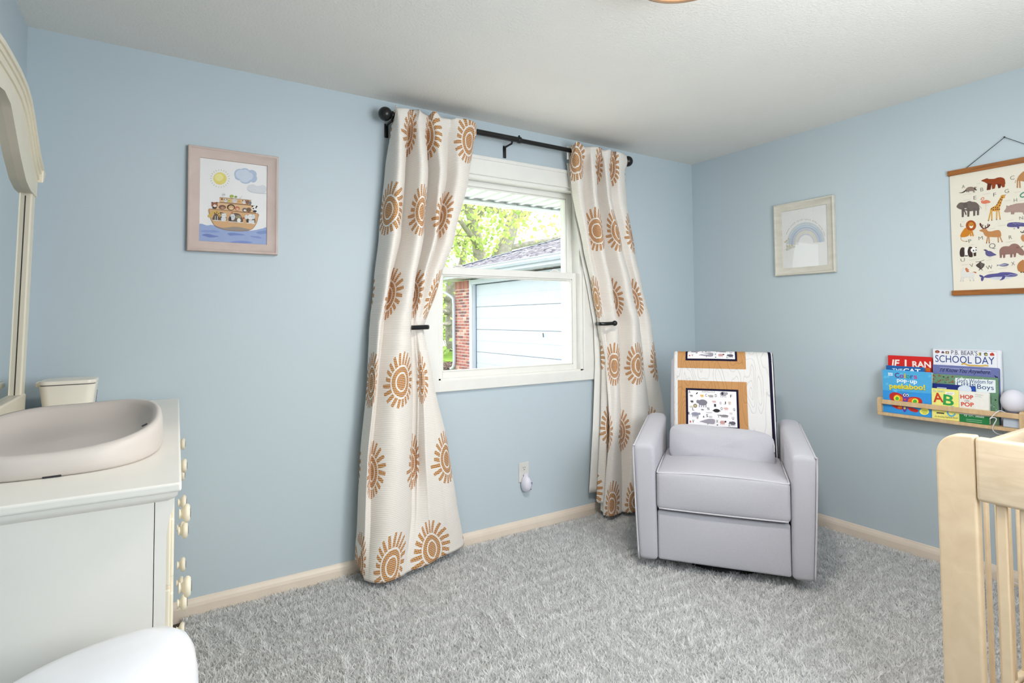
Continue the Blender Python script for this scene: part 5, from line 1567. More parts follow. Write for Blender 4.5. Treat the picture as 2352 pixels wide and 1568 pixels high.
cb = smooth_path([(spx - 0.030, spy + 0.020, spz + rise), (SF - 0.004, 1.013, 0.848), (SF - 0.010, 1.046, 0.806), (SF - 0.008, 1.035, 0.815), (SF - 0.006, 1.022, 0.808), (SF - 0.006, 1.038, 0.766), (SF + 0.010, 1.030, 0.740), (SF + 0.06, 1.010, 0.728), (XC - 0.010, 1.000, 0.715), (XC - 0.006, 1.060, 0.700), (XC - 0.006, 1.070, 0.40), (XC - 0.02, 1.05, 0.09), (XC - 0.05, 0.98, 0.042)], 5)
obj('power_cord', MB().tube(cb, 0.0021, 6), mat('white_cord', (226, 226, 230), 0.5), sp, smooth=True)
# ------------------------------------------------------------------ armchair
def upholstery(name, rgb, dark):
    m = bpy.data.materials.new(name)
    m.use_nodes = True
    nt = m.node_tree
    b = nt.nodes['Principled BSDF']
    tc = nt.nodes.new('ShaderNodeTexCoord')
    n = nt.nodes.new('ShaderNodeTexNoise')
    n.inputs['Scale'].default_value = 420
    n.inputs['Detail'].default_value = 2
    nt.links.new(tc.outputs['Object'], n.inputs['Vector'])
    r = nt.nodes.new('ShaderNodeValToRGB')
    r.color_ramp.elements[0].position, r.color_ramp.elements[1].position = 0.3, 0.7
    r.color_ramp.elements[0].color = (*lin(dark), 1)
    r.color_ramp.elements[1].color = (*lin(rgb), 1)
    nt.links.new(n.outputs['Fac'], r.inputs['Fac'])
    nt.links.new(r.outputs['Color'], b.inputs['Base Color'])
    b.inputs['Roughness'].default_value = 0.9
    b.inputs['Specular IOR Level'].default_value = 0.2
    b.inputs['Sheen Weight'].default_value = 0.15
    bp = nt.nodes.new('ShaderNodeBump')
    bp.inputs['Strength'].default_value = 0.25
    bp.inputs['Distance'].default_value = 0.001
    nt.links.new(n.outputs['Fac'], bp.inputs['Height'])
    nt.links.new(bp.outputs['Normal'], b.inputs['Normal'])
    return m
UPH = upholstery('grey_linen', (188, 187, 195), (177, 176, 184))
PIPE = mat('grey_piping', (198, 196, 202), 0.9, spec=0.2)
CH_LOC, CH_RZ = (2.324, 1.787, 0.0), math.radians(-53.0)
chair = thing('armchair', 'light grey upholstered glider armchair in the corner', 'armchair', CH_LOC, CH_RZ)
def part(name, mb, mats=None, parent=chair, smooth=True, sub=0, angle=None):
    o = obj(name, mb, mats or UPH, parent, smooth=smooth, world_co=False, angle=angle)
    if sub:
        s = o.modifiers.new('soft', 'SUBSURF')
        s.levels = s.render_levels = sub
    return o
# swivel base hidden below
m = MB().lathe([(0.05, 0.0), (0.26, 0.0), (0.27, 0.012), (0.26, 0.03), (0.05, 0.03)], (0, 0.36, 0.013), 'z', 40)
m.box(-0.16, 0.16, 0.20, 0.52, 0.03, 0.10)
part('swivel_base', m, BLACK, angle=40)
def softbox(p, r, cuts=6, bulge=None, m=0):
    """Rounded hexahedron with subdivided faces so it can be bulged: p = 8 corners."""
    b = bmesh.new()
    vs = [b.verts.new(q) for q in p]
    for f in [(0, 3, 2, 1), (4, 5, 6, 7), (0, 1, 5, 4), (1, 2, 6, 5), (2, 3, 7, 6), (3, 0, 4, 7)]:
        b.faces.new([vs[i] for i in f])
    bmesh.ops.bevel(b, geom=list(b.edges), offset=r, segments=4, profile=0.5, affect='EDGES', clamp_overlap=True)
    big = [e for e in b.edges if e.calc_length() > r * 2.5]
    bmesh.ops.subdivide_edges(b, edges=big, cuts=cuts, use_grid_fill=True)
    if bulge:
        for v in b.verts: v.co = Vector(bulge(v.co))
    return MB().bm(b, m)
def arm(s):
    zf, zb = 0.640, 0.700
    i0, i1, o0, o1 = 0.306, 0.312, 0.400, 0.424
    yb = 0.66
    p = [(s * i0, 0, 0.070), (s * o0, 0, 0.070), (s * o0, yb, 0.070), (s * i0, yb, 0.070),
         (s * i1, 0.000, zf), (s * o1, 0.000, zf), (s * o1, yb, zb), (s * i1, yb, zb)]
    if s < 0: p = [p[1], p[0], p[3], p[2], p[5], p[4], p[7], p[6]]
    def bl(c):
        t = max(0, min(1, (c.z - 0.55) / 0.1))
        k = max(0.0, 1 - ((abs(c.x) - 0.365) / 0.06) ** 2)
        c.z += t * k * 0.012
        return c
    a = part('arm', softbox(p, 0.022, 7, bl))
    # welt along the outer front edge and over the top
    e = s * 0.003
    w = smooth_path([(s * (o0 - .003) + e, 0.006, 0.074), (s * (o0 + .010) + e, 0.006, 0.36), (s * (o1 - .006) + e, 0.006, zf - 0.020), (s * (o1 - .010) + e, 0.030, zf + 0.002), (s * (o1 - .006), 0.33, (zf + zb) / 2 - 0.001), (s * (o1 - .006), yb - 0.03, zb - 0.006)], 6)
    part('welt', MB().tube(w, 0.0042, 8), PIPE, a)
    return a
arm(-1); arm(1)
def fpb(c):
    c.y -= 0.010 * max(0, 1 - (c.x / 0.305) ** 2) * max(0, 1 - ((c.z - 0.2) / 0.13) ** 2) if c.y < 0.03 else 0
    return c
part('front_panel', softbox([(-0.3045, 0.012, 0.076), (0.3045, 0.012, 0.076), (0.3045, 0.07, 0.076), (-0.3045, 0.07, 0.076), (-0.3045, 0.012, 0.322), (0.3045, 0.012, 0.322), (0.3045, 0.07, 0.322), (-0.3045, 0.07, 0.322)], 0.012, 8, fpb))
part('seat_deck', MB().box(-0.30, 0.30, 0.07, 0.62, 0.10, 0.325), angle=30)
def sb(c):
    k = max(0, 1 - (c.x / 0.31) ** 2)
    ky = max(0, 1 - ((c.y - 0.28) / 0.30) ** 2)
    if c.z > 0.43: c.z += 0.030 * k * (0.35 + 0.65 * ky)
    if c.y < 0.05: c.y -= 0.020 * k * max(0, 1 - ((c.z - 0.43) / 0.11) ** 2)
    return c
cushion = part('seat_cushion', softbox([(-0.307, -0.006, 0.330), (0.307, -0.006, 0.330), (0.307, 0.56, 0.330), (-0.307, 0.56, 0.330), (-0.307, -0.006, 0.520), (0.307, -0.006, 0.520), (0.307, 0.56, 0.520), (-0.307, 0.56, 0.520)], 0.022, 10, sb))
def arc_pts(z, yo, n=14, rise=0.0, out=0.0):
    return [(-0.295 + 0.59 * i / n, yo - out * (1 - (2 * i / n - 1) ** 2), z + rise * (1 - (2 * i / n - 1) ** 2)) for i in range(n + 1)]
tp = [(-0.303, 0.40, 0.520), (-0.303, 0.05, 0.517)] + [(x, y, z) for x, y, z in arc_pts(0.513, 0.001, 14, 0.012, 0.008)] + [(0.303, 0.05, 0.517), (0.303, 0.40, 0.520)]
part('welt', MB().tube(smooth_path(tp, 2), 0.0042, 8), PIPE, cushion)
part('welt', MB().tube(arc_pts(0.338, -0.003, 14, 0.0, 0.006), 0.0042, 8), PIPE, cushion)
# reclined back
def bp_(x, t, d):                                           # t 0..1 up the back, d depth behind the front face
    y0, z0, y1, z1 = 0.470, 0.42, 0.635, 1.065
    L = math.hypot(y1 - y0, z1 - z0)
    ny, nz = (z1 - z0) / L, -(y1 - y0) / L
    return (x, y0 + (y1 - y0) * t + ny * d, z0 + (z1 - z0) * t + nz * d)
bw = 0.283
def bkb(c):
    return c
part('backrest', softbox([bp_(-bw, 0, 0), bp_(bw, 0, 0), bp_(bw, 0, 0.15), bp_(-bw, 0, 0.15), bp_(-bw + .004, 1, 0), bp_(bw - .004, 1, 0), bp_(bw - .004, 1, 0.13), bp_(-bw + .004, 1, 0.13)], 0.035, 6))
part('back_shell', softbox([(-0.30, 0.60, 0.10), (0.30, 0.60, 0.10), (0.30, 0.70, 0.10), (-0.30, 0.70, 0.10), (-0.29, 0.62, 0.60), (0.29, 0.62, 0.60), (0.29, 0.74, 0.60), (-0.29, 0.74, 0.60)], 0.02, 3))

# lumbar pillow resting in the seat
def chair_pt(x, y, z): return tuple(chair.matrix_basis @ Vector((x, y, z)))
pil = thing('lumbar_pillow', 'grey lumbar pillow resting on the armchair seat against the quilt', 'pillow', chair_pt(0.0, 0.348, 0.530), CH_RZ)
def pillow(s, t):
    a, c = 2 * math.pi * s, math.pi * (t - 0.5)
    def se(v, e): return math.copysign(abs(v) ** e, v)
    hx, hz, hy = 0.270, 0.108, 0.060
    x = se(math.cos(a), 0.42) * hx
    z = se(math.sin(a), 0.42) * hz
    k = math.cos(c) ** 0.55
    x, z = x * k, z * k
    ed = max(abs(x) / hx, abs(z) / hz)
    y = hy * math.sin(c) * (1 - 0.55 * ed ** 3)
    crn = (abs(x) / hx) ** 2 * (abs(z) / hz) ** 2
    x *= 1 + 0.02 * crn
    y += 0.010 * math.sin(x * 9 + 1.0) * math.exp(-((z + 0.02) / 0.05) ** 2) * (1 if y < 0 else 0)
    y += noise.noise(Vector((x * 12, z * 14, 3))) * 0.006
    z -= 0.012 * (x / hx) - 0.004
    # tilt back with the seat back
    tl = math.radians(-16)
    return (x, y * math.cos(tl) - z * math.sin(tl), 0.056 + y * math.sin(tl) + z * math.cos(tl))
m = MB().grid(72, 36, pillow)
o = obj('pillow_cover', m, UPH, pil, smooth=True, world_co=False)
def seam(s):
    p = Vector(pillow(s, 0.5))
    return tuple(p)
obj('care_tag', MB().rbox(0.264, 0.268, -0.02, 0.006, 0.055, 0.095, 0.001, 1), mat('white_tag', (236, 236, 236), 0.7), pil, world_co=False)

# ------------------------------------------------------------------ quilt over the back
qlt = thing('baby_quilt', 'white and tan patchwork animal quilt draped over the armchair back', 'quilt', chair_pt(0.02, 0.66, 0.60), CH_RZ)
QI = qlt.matrix_basis.inverted() @ chair.matrix_basis
_y0, _z0, _y1, _z1 = 0.470, 0.42, 0.635, 1.065
_L = math.hypot(_y1 - _y0, _z1 - _z0)
_ty, _tz = (_y1 - _y0) / _L, (_z1 - _z0) / _L
_ny, _nz = -_tz, _ty                                        # towards the sitter
QB0 = 0.10                                                  # start of the quilt up the slope
RF = _L - 0.030
def qpath(b_):
    """Point (y, z) and outward normal at arc length b_ measured up the slope of the back."""
    off = 0.008
    if b_ <= RF:
        return (_y0 + _ty * b_ + _ny * off, _z0 + _tz * b_ + _nz * off, _ny, _nz)
    R_ = 0.068
    cy, cz = _y0 + _ty * RF - _ny * (R_ - off), _z0 + _tz * RF - _nz * (R_ - off)
    th = (b_ - RF) / R_
    if th <= math.pi:
        n0 = math.atan2(_nz, _ny)
        a = n0 - th
        return (cy + R_ * math.cos(a), cz + R_ * math.sin(a), math.cos(a), math.sin(a))
    ey, ez = cy - R_ * _ny, cz - R_ * _nz
    k = b_ - RF - R_ * math.pi
    return (ey - _ty * k * 0.2, ez - _tz * k, -_ny, -_nz)
QX0, QX1, QB1 = -0.255, 0.292, RF + 0.068 * math.pi + 0.42
def qpt(a, b_, lift=0.0):
    y, z, ny, nz = qpath(b_)
    flare = 0.0
    w = noise.noise(Vector((a * 7, b_ * 6, 1.5))) * 0.0035
    d = lift + w
    sk = 0.020 * (b_ - 0.4) * (-1)                          # hangs a little askew
    return tuple(QI @ Vector((a + sk * 0.4, y + ny * d, z + nz * d)))
def quilt_mat(name, rgb):
    """Cotton with wandering quilting stitches pressed into it."""
    if name in _M: return _M[name]
    m = bpy.data.materials.new(name)
    m.use_nodes = True
    nt = m.node_tree
    b = nt.nodes['Principled BSDF']
    uv = nt.nodes.new('ShaderNodeUVMap'); uv.uv_map = 'cloth'
    mp = nt.nodes.new('ShaderNodeMapping')
    mp.inputs['Scale'].default_value = (1.0, 0.26, 1.0)
    nt.links.new(uv.outputs[0], mp.inputs['Vector'])
    nz = nt.nodes.new('ShaderNodeTexNoise')
    nz.inputs['Scale'].default_value = 13
    nz.inputs['Detail'].default_value = 1
    nt.links.new(mp.outputs[0], nz.inputs['Vector'])
    X.nt = nt
    q = ((X(nz.outputs['Fac']) * 12.0).fract() - 0.5).abs()
    hgt = X.op('MINIMUM', q * 5.0, 1.0)
    bp = nt.nodes.new('ShaderNodeBump')
    bp.inputs['Strength'].default_value = 0.5
    bp.inputs['Distance'].default_value = 0.004
    nt.links.new(hgt.v, bp.inputs['Height'])
    nt.links.new(bp.outputs['Normal'], b.inputs['Normal'])
    st = q.lt(0.035)
    mx = nt.nodes.new('ShaderNodeMix'); mx.data_type = 'RGBA'
    nt.links.new(st.v, mx.inputs['Factor'])
    c = lin(rgb)
    mx.inputs['A'].default_value = (*c, 1)
    mx.inputs['B'].default_value = (*[v * 0.80 for v in c], 1)
    nt.links.new(mx.outputs['Result'], b.inputs['Base Color'])
    b.inputs['Roughness'].default_value = 0.9
    b.inputs['Specular IOR Level'].default_value = 0.15
    _M[name] = m
    return m
QW = quilt_mat('quilt_white_cotton', (220, 218, 217))
QT = quilt_mat('quilt_tan_cotton', (188, 140, 92))
QN = mat('quilt_navy_cotton', (26, 24, 48), 0.9, spec=0.15)
QP = mat('quilt_print_white', (236, 234, 238), 0.9, spec=0.15)
def qpatch(name, a0, a1, b0, b1, lift, mtl, nu=16, nv=40, thick=None):
    m = MB().grid(nu, nv, lambda s, t: qpt(a0 + (a1 - a0) * s, b0 + (b1 - b0) * t, lift), 0, False, lambda s, t: (a0 + (a1 - a0) * s, b0 + (b1 - b0) * t))
    o = obj(name, m, mtl, qlt, smooth=True, world_co=False)
    if thick:
        s_ = o.modifiers.new('wadding', 'SOLIDIFY')
        s_.thickness = thick
        s_.offset = -1
    return o
qpatch('quilt_body', QX0, QX1, QB0, QB1, 0.0, QW, 40, 90, 0.006)
def frame_patch(name, a0, a1, b0, b1, wd, lift, mtl):
    m = MB()
    for (p0, p1, r0, r1) in ((a0, a0 + wd, b0, b1), (a1 - wd, a1, b0, b1), (a0 + wd, a1 - wd, b0, b0 + wd), (a0 + wd, a1 - wd, b1 - wd, b1)):
        m.grid(10, 24, lambda s, t: qpt(p0 + (p1 - p0) * s, r0 + (r1 - r0) * t, lift), 0, False, lambda s, t: (p0 + (p1 - p0) * s, r0 + (r1 - r0) * t))
    return obj(name, m, mtl, qlt, smooth=True, world_co=False)
INKQ = (40, 38, 46)
def animals(name, a0, a1, b0, b1, lift):
    """Printed white panel: letters and little animals; drawing box 0..800 x 0..560 (y down)."""
    w_, h_ = a1 - a0, b1 - b0
    A = Art(lambda x, y: (a0 + w_ * x / 800, b1 - h_ * y / 560), lambda a, b_, t: qpt(a, b_, lift + 0.0004 + t), 0.0001)
    def L(ch, x, y, s=44): A.text(ch, (x, y), (x + s * 0.72, y), s, INKQ, 3, 0, .01)
    for ch, x, y in (('A', 12, 50), ('C', 290, 96), ('D', 452, 96), ('F', 700, 96), ('J', 596, 206), ('I', 434, 252), ('N', 322, 308), ('O', 540, 298), ('Q', 742, 305), ('L', 72, 325), ('R', 0, 398), ('S', 300, 420), ('T', 486, 420), ('U', 720, 440), ('V', 68, 520), ('W', 140, 465), ('X', 462, 500), ('Z', 655, 545)): L(ch, x, y)
    A.text('ANIMALS A-Z', (232, 30), (452, 30), 26, (120, 116, 124), 3)
    def quad(x, y, sx, sy, c, legs=4, head=1):
        A.ell(x, y, sx, sy, c, 1)
        A.ell(x - head * sx * 1.0, y - sy * 0.25, sx * 0.34, sy * 0.6, c, 1)
        for k in range(legs): A.line([(x - sx * .7 + k * sx * 1.4 / max(1, legs - 1), y + sy * .5), (x - sx * .7 + k * sx * 1.4 / max(1, legs - 1), y + sy * 1.6)], sx * .16, c, 1)
    G1, G2 = (150, 148, 158), (120, 118, 130)
    quad(245, 192, 78, 48, G2); quad(590, 42, 56, 36, G1, 4, -1); A.ell(575, 36, 18, 24, (36, 34, 44), 2); quad(120, 382, 66, 30, (140, 142, 160), 5, -1)
    A.blob([(190, 500), (240, 478), (340, 448), (430, 450), (442, 490), (420, 525), (320, 522), (230, 505)], (150, 146, 158), 1); A.line([(330, 518), (320, 540)], 8, INKQ, 2)
    quad(565, 490, 44, 26, (196, 150, 146), 4, -1); A.ell(612, 476, 16, 12, INKQ, 2); quad(730, 495, 44, 28, (90, 88, 100)); quad(600, 388, 64, 18, (128, 124, 128), 5)
    A.ell(472, 312, 54, 28, (24, 22, 30), 1); A.line([(420, 312), (405, 318)], 10, (24, 22, 30), 1); A.line([(524, 312), (538, 318)], 10, (24, 22, 30), 1)
    A.ell(120, 250, 32, 32, (120, 112, 92), 1); A.ell(120, 250, 18, 18, (190, 176, 130), 2); A.ell(60, 268, 40, 16, (206, 200, 182), 1)
    quad(240, 84, 26, 18, (224, 178, 96)); quad(388, 84, 40, 18, (160, 154, 154)); quad(60, 90, 24, 14, (130, 124, 126)); quad(70, 182, 22, 16, (70, 68, 78)); A.poly([(130, 60), (165, 22), (165, 48), (150, 62)], (30, 28, 40), 1)
    quad(440, 170, 30, 14, (206, 172, 170)); A.ell(540, 190, 18, 26, (196, 194, 196), 1); quad(690, 180, 20, 22, (204, 186, 172)); quad(632, 272, 32, 18, (216, 172, 168)); quad(706, 345, 22, 14, (206, 196, 192)); quad(242, 306, 22, 10, (130, 128, 140))
    A.line([(300, 352), (400, 346)], 10, (176, 174, 186), 1); A.poly([(246, 430), (258, 398), (272, 430)], (34, 32, 40), 1); A.ell(36, 506, 14, 18, (196, 120, 110), 1); A.ell(372, 415, 30, 16, (190, 188, 190), 1); A.ell(480, 535, 12, 8, INKQ, 1)
    return obj(name, A.mb, A.mats, qlt, world_co=False)
def block(a0, a1, b0, b1):
    frame_patch('tan_border', a0, a1, b0, b1, 0.048, 0.0014, QT)
    frame_patch('navy_border', a0 + 0.046, a1 - 0.046, b0 + 0.046, b1 - 0.046, 0.013, 0.0022, QN)
    qpatch('print_panel', a0 + 0.058, a1 - 0.058, b0 + 0.058, b1 - 0.058, 0.0026, QP, 14, 20)
    animals('animal_print', a0 + 0.058, a1 - 0.058, b0 + 0.058, b1 - 0.058, 0.0026)
block(-0.236, 0.148, 0.195, 0.515)
block(-0.236, 0.148, 0.590, 0.910)
m = MB().grid(6, 110, lambda s, t: qpt(QX1 - 0.022 + 0.026 * s, QB0 + (QB1 - QB0) * t, 0.002 - 0.006 * s * s), 0, False)
obj('navy_binding', m, QN, qlt, smooth=True, world_co=False).modifiers.new('fold', 'SOLIDIFY').thickness = 0.006
m = MB().grid(6, 110, lambda s, t: qpt(QX0 - 0.004 + 0.016 * s, QB0 + (QB1 - QB0) * t, 0.002 - 0.006 * (1 - s) ** 2), 0, False)
obj('white_binding', m, QW, qlt, smooth=True, world_co=False).modifiers.new('fold', 'SOLIDIFY').thickness = 0.006
# ------------------------------------------------------------------ dresser
DPAINT = mat('dresser_white_paint', (234, 230, 222), 0.38, bump=(70, 0.04), var=(6, 0.02))
CREAM = mat('cream_paint', (230, 222, 202), 0.36, bump=(50, 0.05), var=(9, 0.03))
WORN = mat('worn_dark_knob_face', (92, 76, 64), 0.7, var=(60, 0.4))
DLOC, DRZ = (0.042, 1.352, 0.0), math.radians(-1.2)
dr = thing('dresser', 'long off white painted dresser along the left wall', 'dresser', DLOC, DRZ)
def dp(name, mb, m, parent=dr, **k): return obj(name, mb, m, parent, world_co=False, **k)
DD, DL, DT = 0.478, 1.470, 0.967
# top: slab with eased edge and cove below
mb = MB().rbox(-DD, 0.0, 0.0, DL, DT - 0.019, DT, 0.005, 3)
dp('top', mb, DPAINT)
mb = MB()
prof = [(0.024, DT - 0.019), (0.006, DT - 0.019), (0.007, DT - 0.026), (0.014, DT - 0.034), (0.022, DT - 0.038), (0.024, DT - 0.040)]
rings = [[(-DD + 0.004, i, z), (-i, i, z), (-i, DL - i, z), (-DD + 0.004, DL - i, z)] for i, z in prof]
vs = [p for r in rings for p in r]
fs = [(a * 4 + k, a * 4 + (k + 1) % 4, (a + 1) * 4 + (k + 1) % 4, (a + 1) * 4 + k) for a in range(len(rings) - 1) for k in range(3)]
mb.add(vs, [f[::-1] for f in fs])
dp('cove_moulding', mb, DPAINT, smooth=True, angle=50)
# end panels, back, bottom rail
mb = MB()
mb.box(-DD + 0.006, -0.048, 0.024, 0.042, 0.05, DT - 0.02)
dp('end_panel', mb, DPAINT)
dp('end_panel', MB().box(-DD + 0.006, -0.048, DL - 0.042, DL - 0.024, 0.05, DT - 0.02), DPAINT)
dp('back_panel', MB().box(-DD + 0.004, -DD + 0.012, 0.03, DL - 0.03, 0.05, DT - 0.02), DPAINT)
def stile(y0, y1):
    """Corner stile whose front edge sweeps forward in an ogee under the top."""
    out = [(-0.0465, 0.03), (-0.018, 0.03), (-0.018, 0.80), (-0.019, 0.845), (-0.022, 0.872), (-0.026, 0.888), (-0.027, 0.905), (-0.027, DT - 0.022), (-0.0465, DT - 0.022)]
    out = [(-0.0465, 0.03), (-0.026, 0.03), (-0.026, 0.82), (-0.0255, 0.86), (-0.022, 0.888), (-0.016, 0.905), (-0.013, 0.918), (-0.013, DT - 0.022), (-0.0465, DT - 0.022)]
    return MB().prism(out, lambda a, z, t: (a, t, z), y0, y1)
dp('corner_stile', stile(0.024, 0.060), DPAINT)
dp('corner_stile', stile(DL - 0.060, DL - 0.024), DPAINT)
dp('base_rail', MB().rbox(-0.047, -0.020, 0.024, DL - 0.024, 0.05, 0.115, 0.004, 2), CREAM)
for (fx, fy) in ((-0.045, 0.045), (-0.045, DL - 0.045), (-DD + 0.04, 0.045), (-DD + 0.04, DL - 0.045)):
    dp('foot', MB().lathe([(0.010, 0.0), (0.020, 0.0), (0.026, 0.012), (0.024, 0.028), (0.030, 0.040), (0.030, 0.052)], (fx, fy, 0.0), 'z', 20), CREAM, smooth=True, angle=40)
def knob_mesh(parent, y, z):
    k = MB().lathe([(0.011, 0.0), (0.014, 0.001), (0.012, 0.003), (0.010, 0.006), (0.012, 0.009), (0.020, 0.012), (0.0235, 0.016), (0.0235, 0.021), (0.019, 0.025), (0.010, 0.0255)], (-0.002, y, z), 'x', 24)
    o = dp('knob', k, CREAM, parent, smooth=True)
    f = MB().lathe([(0.001, 0.0248), (0.0125, 0.0248), (0.0110, 0.0266), (0.001, 0.027)], (-0.002, y, z), 'x', 20)
    dp('knob_pin', f, WORN, parent)
rows = [(0.735, 0.885, 0.800, [(0.066, 0.630, [0.348]), (0.638, 1.080, [0.905]), (1.088, 1.404, [1.300])]),
        (0.565, 0.727, 0.680, [(0.066, 0.731, [0.178, 0.588]), (0.739, 1.404, [0.888, 1.288])]),
        (0.355, 0.557, 0.470, [(0.066, 0.731, [0.178, 0.588]), (0.739, 1.404, [0.888, 1.288])]),
        (0.125, 0.347, 0.252, [(0.066, 0.731, [0.178, 0.588]), (0.739, 1.404, [0.888, 1.288])])]
for z0, z1, zk, ds in rows:
    for y0, y1, ks in ds:
        m = MB().rbox(-0.046, -0.018, y0, y1, z0, z1, 0.003, 2)
        m.rbox(-0.020, -0.012, y0 + 0.012, y1 - 0.012, z0 + 0.012, z1 - 0.012, 0.004, 2)
        d = dp('drawer', m, CREAM)
        for k in ks: knob_mesh(d, k, zk)

# ------------------------------------------------------------------ dresser mirror
mir = thing('dresser_mirror', 'cream arched mirror standing at the back of the dresser', 'mirror', (-0.42, 2.10, DT))
LEAN = 0.020 / 0.85
def mx_(z): return -0.412 + (z - DT) * LEAN                  # front of the frame leans slightly into the room
def mpt(y, z, t=0.0): return (mx_(z) + t, y, z)
MC, MH = 2.10, 0.550
_OU = ([0, .10, .20, .28, .34, .40, .48, .56, .60], [2.068, 2.067, 2.058, 2.034, 2.000, 1.955, 1.902, 1.868, 1.860])
_IN = ([0, .08, .15, .25, .35, .43, .60], [1.962, 1.950, 1.902, 1.832, 1.778, 1.760, 1.758])
def outer(y):
    """Top line of the bonnet: high flat crown falling in an ogee to flared ears."""
    return float(np.interp(abs(y - MC), *_OU))
def inner(y):
    return float(np.interp(abs(y - MC), *_IN))
SI = MH - 0.062                                              # inner half width of the mirror opening
# sides and bottom rail
for s in (-1, 1):
    y0, y1 = sorted((MC + s * SI, MC + s * MH))
    m = MB().prism([(y0, DT + 0.001), (y1, DT + 0.001), (y1, 1.80), (y0, 1.80)], lambda y, z, t: mpt(y, z, t), -0.026, 0.0)
    bevel(obj('frame_stile', m, CREAM, mir), 0.005, 3)
m = MB().prism([(MC - MH, DT + 0.001), (MC + MH, DT + 0.001), (MC + MH, 1.045), (MC - MH, 1.045)], lambda y, z, t: mpt(y, z, t), -0.028, 0.004)
bevel(obj('bottom_rail', m, CREAM, mir), 0.006, 3)
N_ = 56
def band(f0, f1, t0, t1):
    m = MB()
    ys = [MC - MH + 2 * MH * i / N_ for i in range(N_ + 1)]
    vs = []
    for y in ys:
        a, c = f0(y), f1(y)
        vs += [mpt(y, a, t0), mpt(y, a, t1), mpt(y, c, t1), mpt(y, c, t0)]
    fs = []
    for i in range(N_):
        for k in range(4): fs.append((i * 4 + k, (i + 1) * 4 + k, (i + 1) * 4 + (k + 1) % 4, i * 4 + (k + 1) % 4))
    fs += [(0, 1, 2, 3), (N_ * 4 + 3, N_ * 4 + 2, N_ * 4 + 1, N_ * 4)]
    return m.add(vs, fs)
obj('bonnet', band(lambda y: inner(y) if abs(y - MC) < SI + 0.03 else 1.758, lambda y: outer(y) - 0.01, -0.026, 0.004), CREAM, mir, smooth=True, angle=30)
obj('crown_moulding', band(lambda y: outer(y) - 0.052, lambda y: outer(y) - 0.026, -0.026, 0.009), CREAM, mir, smooth=True, angle=30)
obj('crown_moulding', band(lambda y: outer(y) - 0.030, lambda y: outer(y) - 0.012, -0.026, 0.014), CREAM, mir, smooth=True, angle=30)
obj('crown_moulding', band(lambda y: outer(y) - 0.016, lambda y: outer(y), -0.026, 0.020), CREAM, mir, smooth=True, angle=30)
for s in (-1, 1):                                            # flared ears of the crown
    m = MB().prism([(MC + s * (MH - 0.004), 1.812), (MC + s * (MH + 0.014), 1.822), (MC + s * (MH + 0.032), 1.838), (MC + s * (MH + 0.038), 1.860), (MC + s * (MH - 0.004), 1.870)][::s], lambda y, z, t: mpt(y, z, t), -0.026, 0.020)
    bevel(obj('crown_ear', m, CREAM, mir), 0.004)
MIRR = bpy.data.materials.new('mirror_silver'); MIRR.use_nodes = True
_b = MIRR.node_tree.nodes['Principled BSDF']
_b.inputs['Metallic'].default_value = 1.0; _b.inputs['Roughness'].default_value = 0.02; _b.inputs['Base Color'].default_value = (0.86, 0.89, 0.88, 1)
m = MB().prism([(MC - SI - 0.01, 1.03), (MC + SI + 0.01, 1.03), (MC + SI + 0.01, 1.775)] + [(MC + (SI - 0.02) * (1 - 2 * i / 24), inner(MC + (SI - 0.02) * (1 - 2 * i / 24)) + 0.016) for i in range(25)] + [(MC - SI - 0.01, 1.775)], lambda y, z, t: mpt(y, z, t), -0.022, -0.018)
obj('mirror_glass', m, MIRR, mir)
# dark gap where the silvering meets the frame
for s in (-1, 1):
    y0, y1 = sorted((MC + s * (SI - 0.004), MC + s * (SI + 0.002)))
    m = MB().prism([(y0, 1.045), (y1, 1.045), (y1, 1.75), (y0, 1.75)], lambda y, z, t: mpt(y, z, t), -0.018, -0.0165)
    obj('dark_edge', m, mat('mirror_black_edge', (40, 34, 30), 0.6), mir)

# ------------------------------------------------------------------ changing tray, wipes box
tray = thing('changing_pad', 'beige grey contoured foam changing tray on the dresser top', 'changing pad', (-0.205, 1.86, DT + 0.0005))
PAD = mat('tray_soft_foam', (206, 197, 190), 0.5, var=(5, 0.015))
def sup(a, ex):
    c, d = math.cos(a), math.sin(a)
    return math.copysign(abs(c) ** (2 / ex), c), math.copysign(abs(d) ** (2 / ex), d)
def rim_h(a):
    """Rim is low along the near side, high at the right end and the back."""
    c, d = math.cos(a), math.sin(a)
    return 0.050 + 0.034 * (0.5 + 0.5 * d) + 0.016 * max(0, c)
TX, TY, HX, HY = -0.198, 1.855, 0.208, 0.310
prof_t = [(0.985, 0.0), (1.0, 0.10), (1.005, 0.35), (1.0, 0.70), (0.985, 0.90), (0.955, 1.0), (0.92, 0.99), (0.87, 0.88), (0.78, 0.62), (0.62, 0.38), (0.42, 0.26), (0.20, 0.21), (0.0, 0.20)]
n_ = 72
m = MB()
vs = []
for k, (r, hh) in enumerate(prof_t):
    for i in range(n_):
        a = 2 * math.pi * i / n_
        c, d = sup(a, 2.9)
        inn = max(0.0, (0.955 - r) / 0.955)
        z = DT + 0.0005 + rim_h(a) * hh * (1 - inn) + (0.022 + 0.05 * hh) * inn
        vs.append((TX + HX * r * c, TY + HY * r * d, z))
fs = [(k * n_ + i, k * n_ + (i + 1) % n_, (k + 1) * n_ + (i + 1) % n_, (k + 1) * n_ + i) for k in range(len(prof_t) - 1) for i in range(n_)]
fs.append(tuple(range(n_ - 1, -1, -1)))
m.add(vs, fs)
o = obj('tray_body', m, PAD, tray, smooth=True)
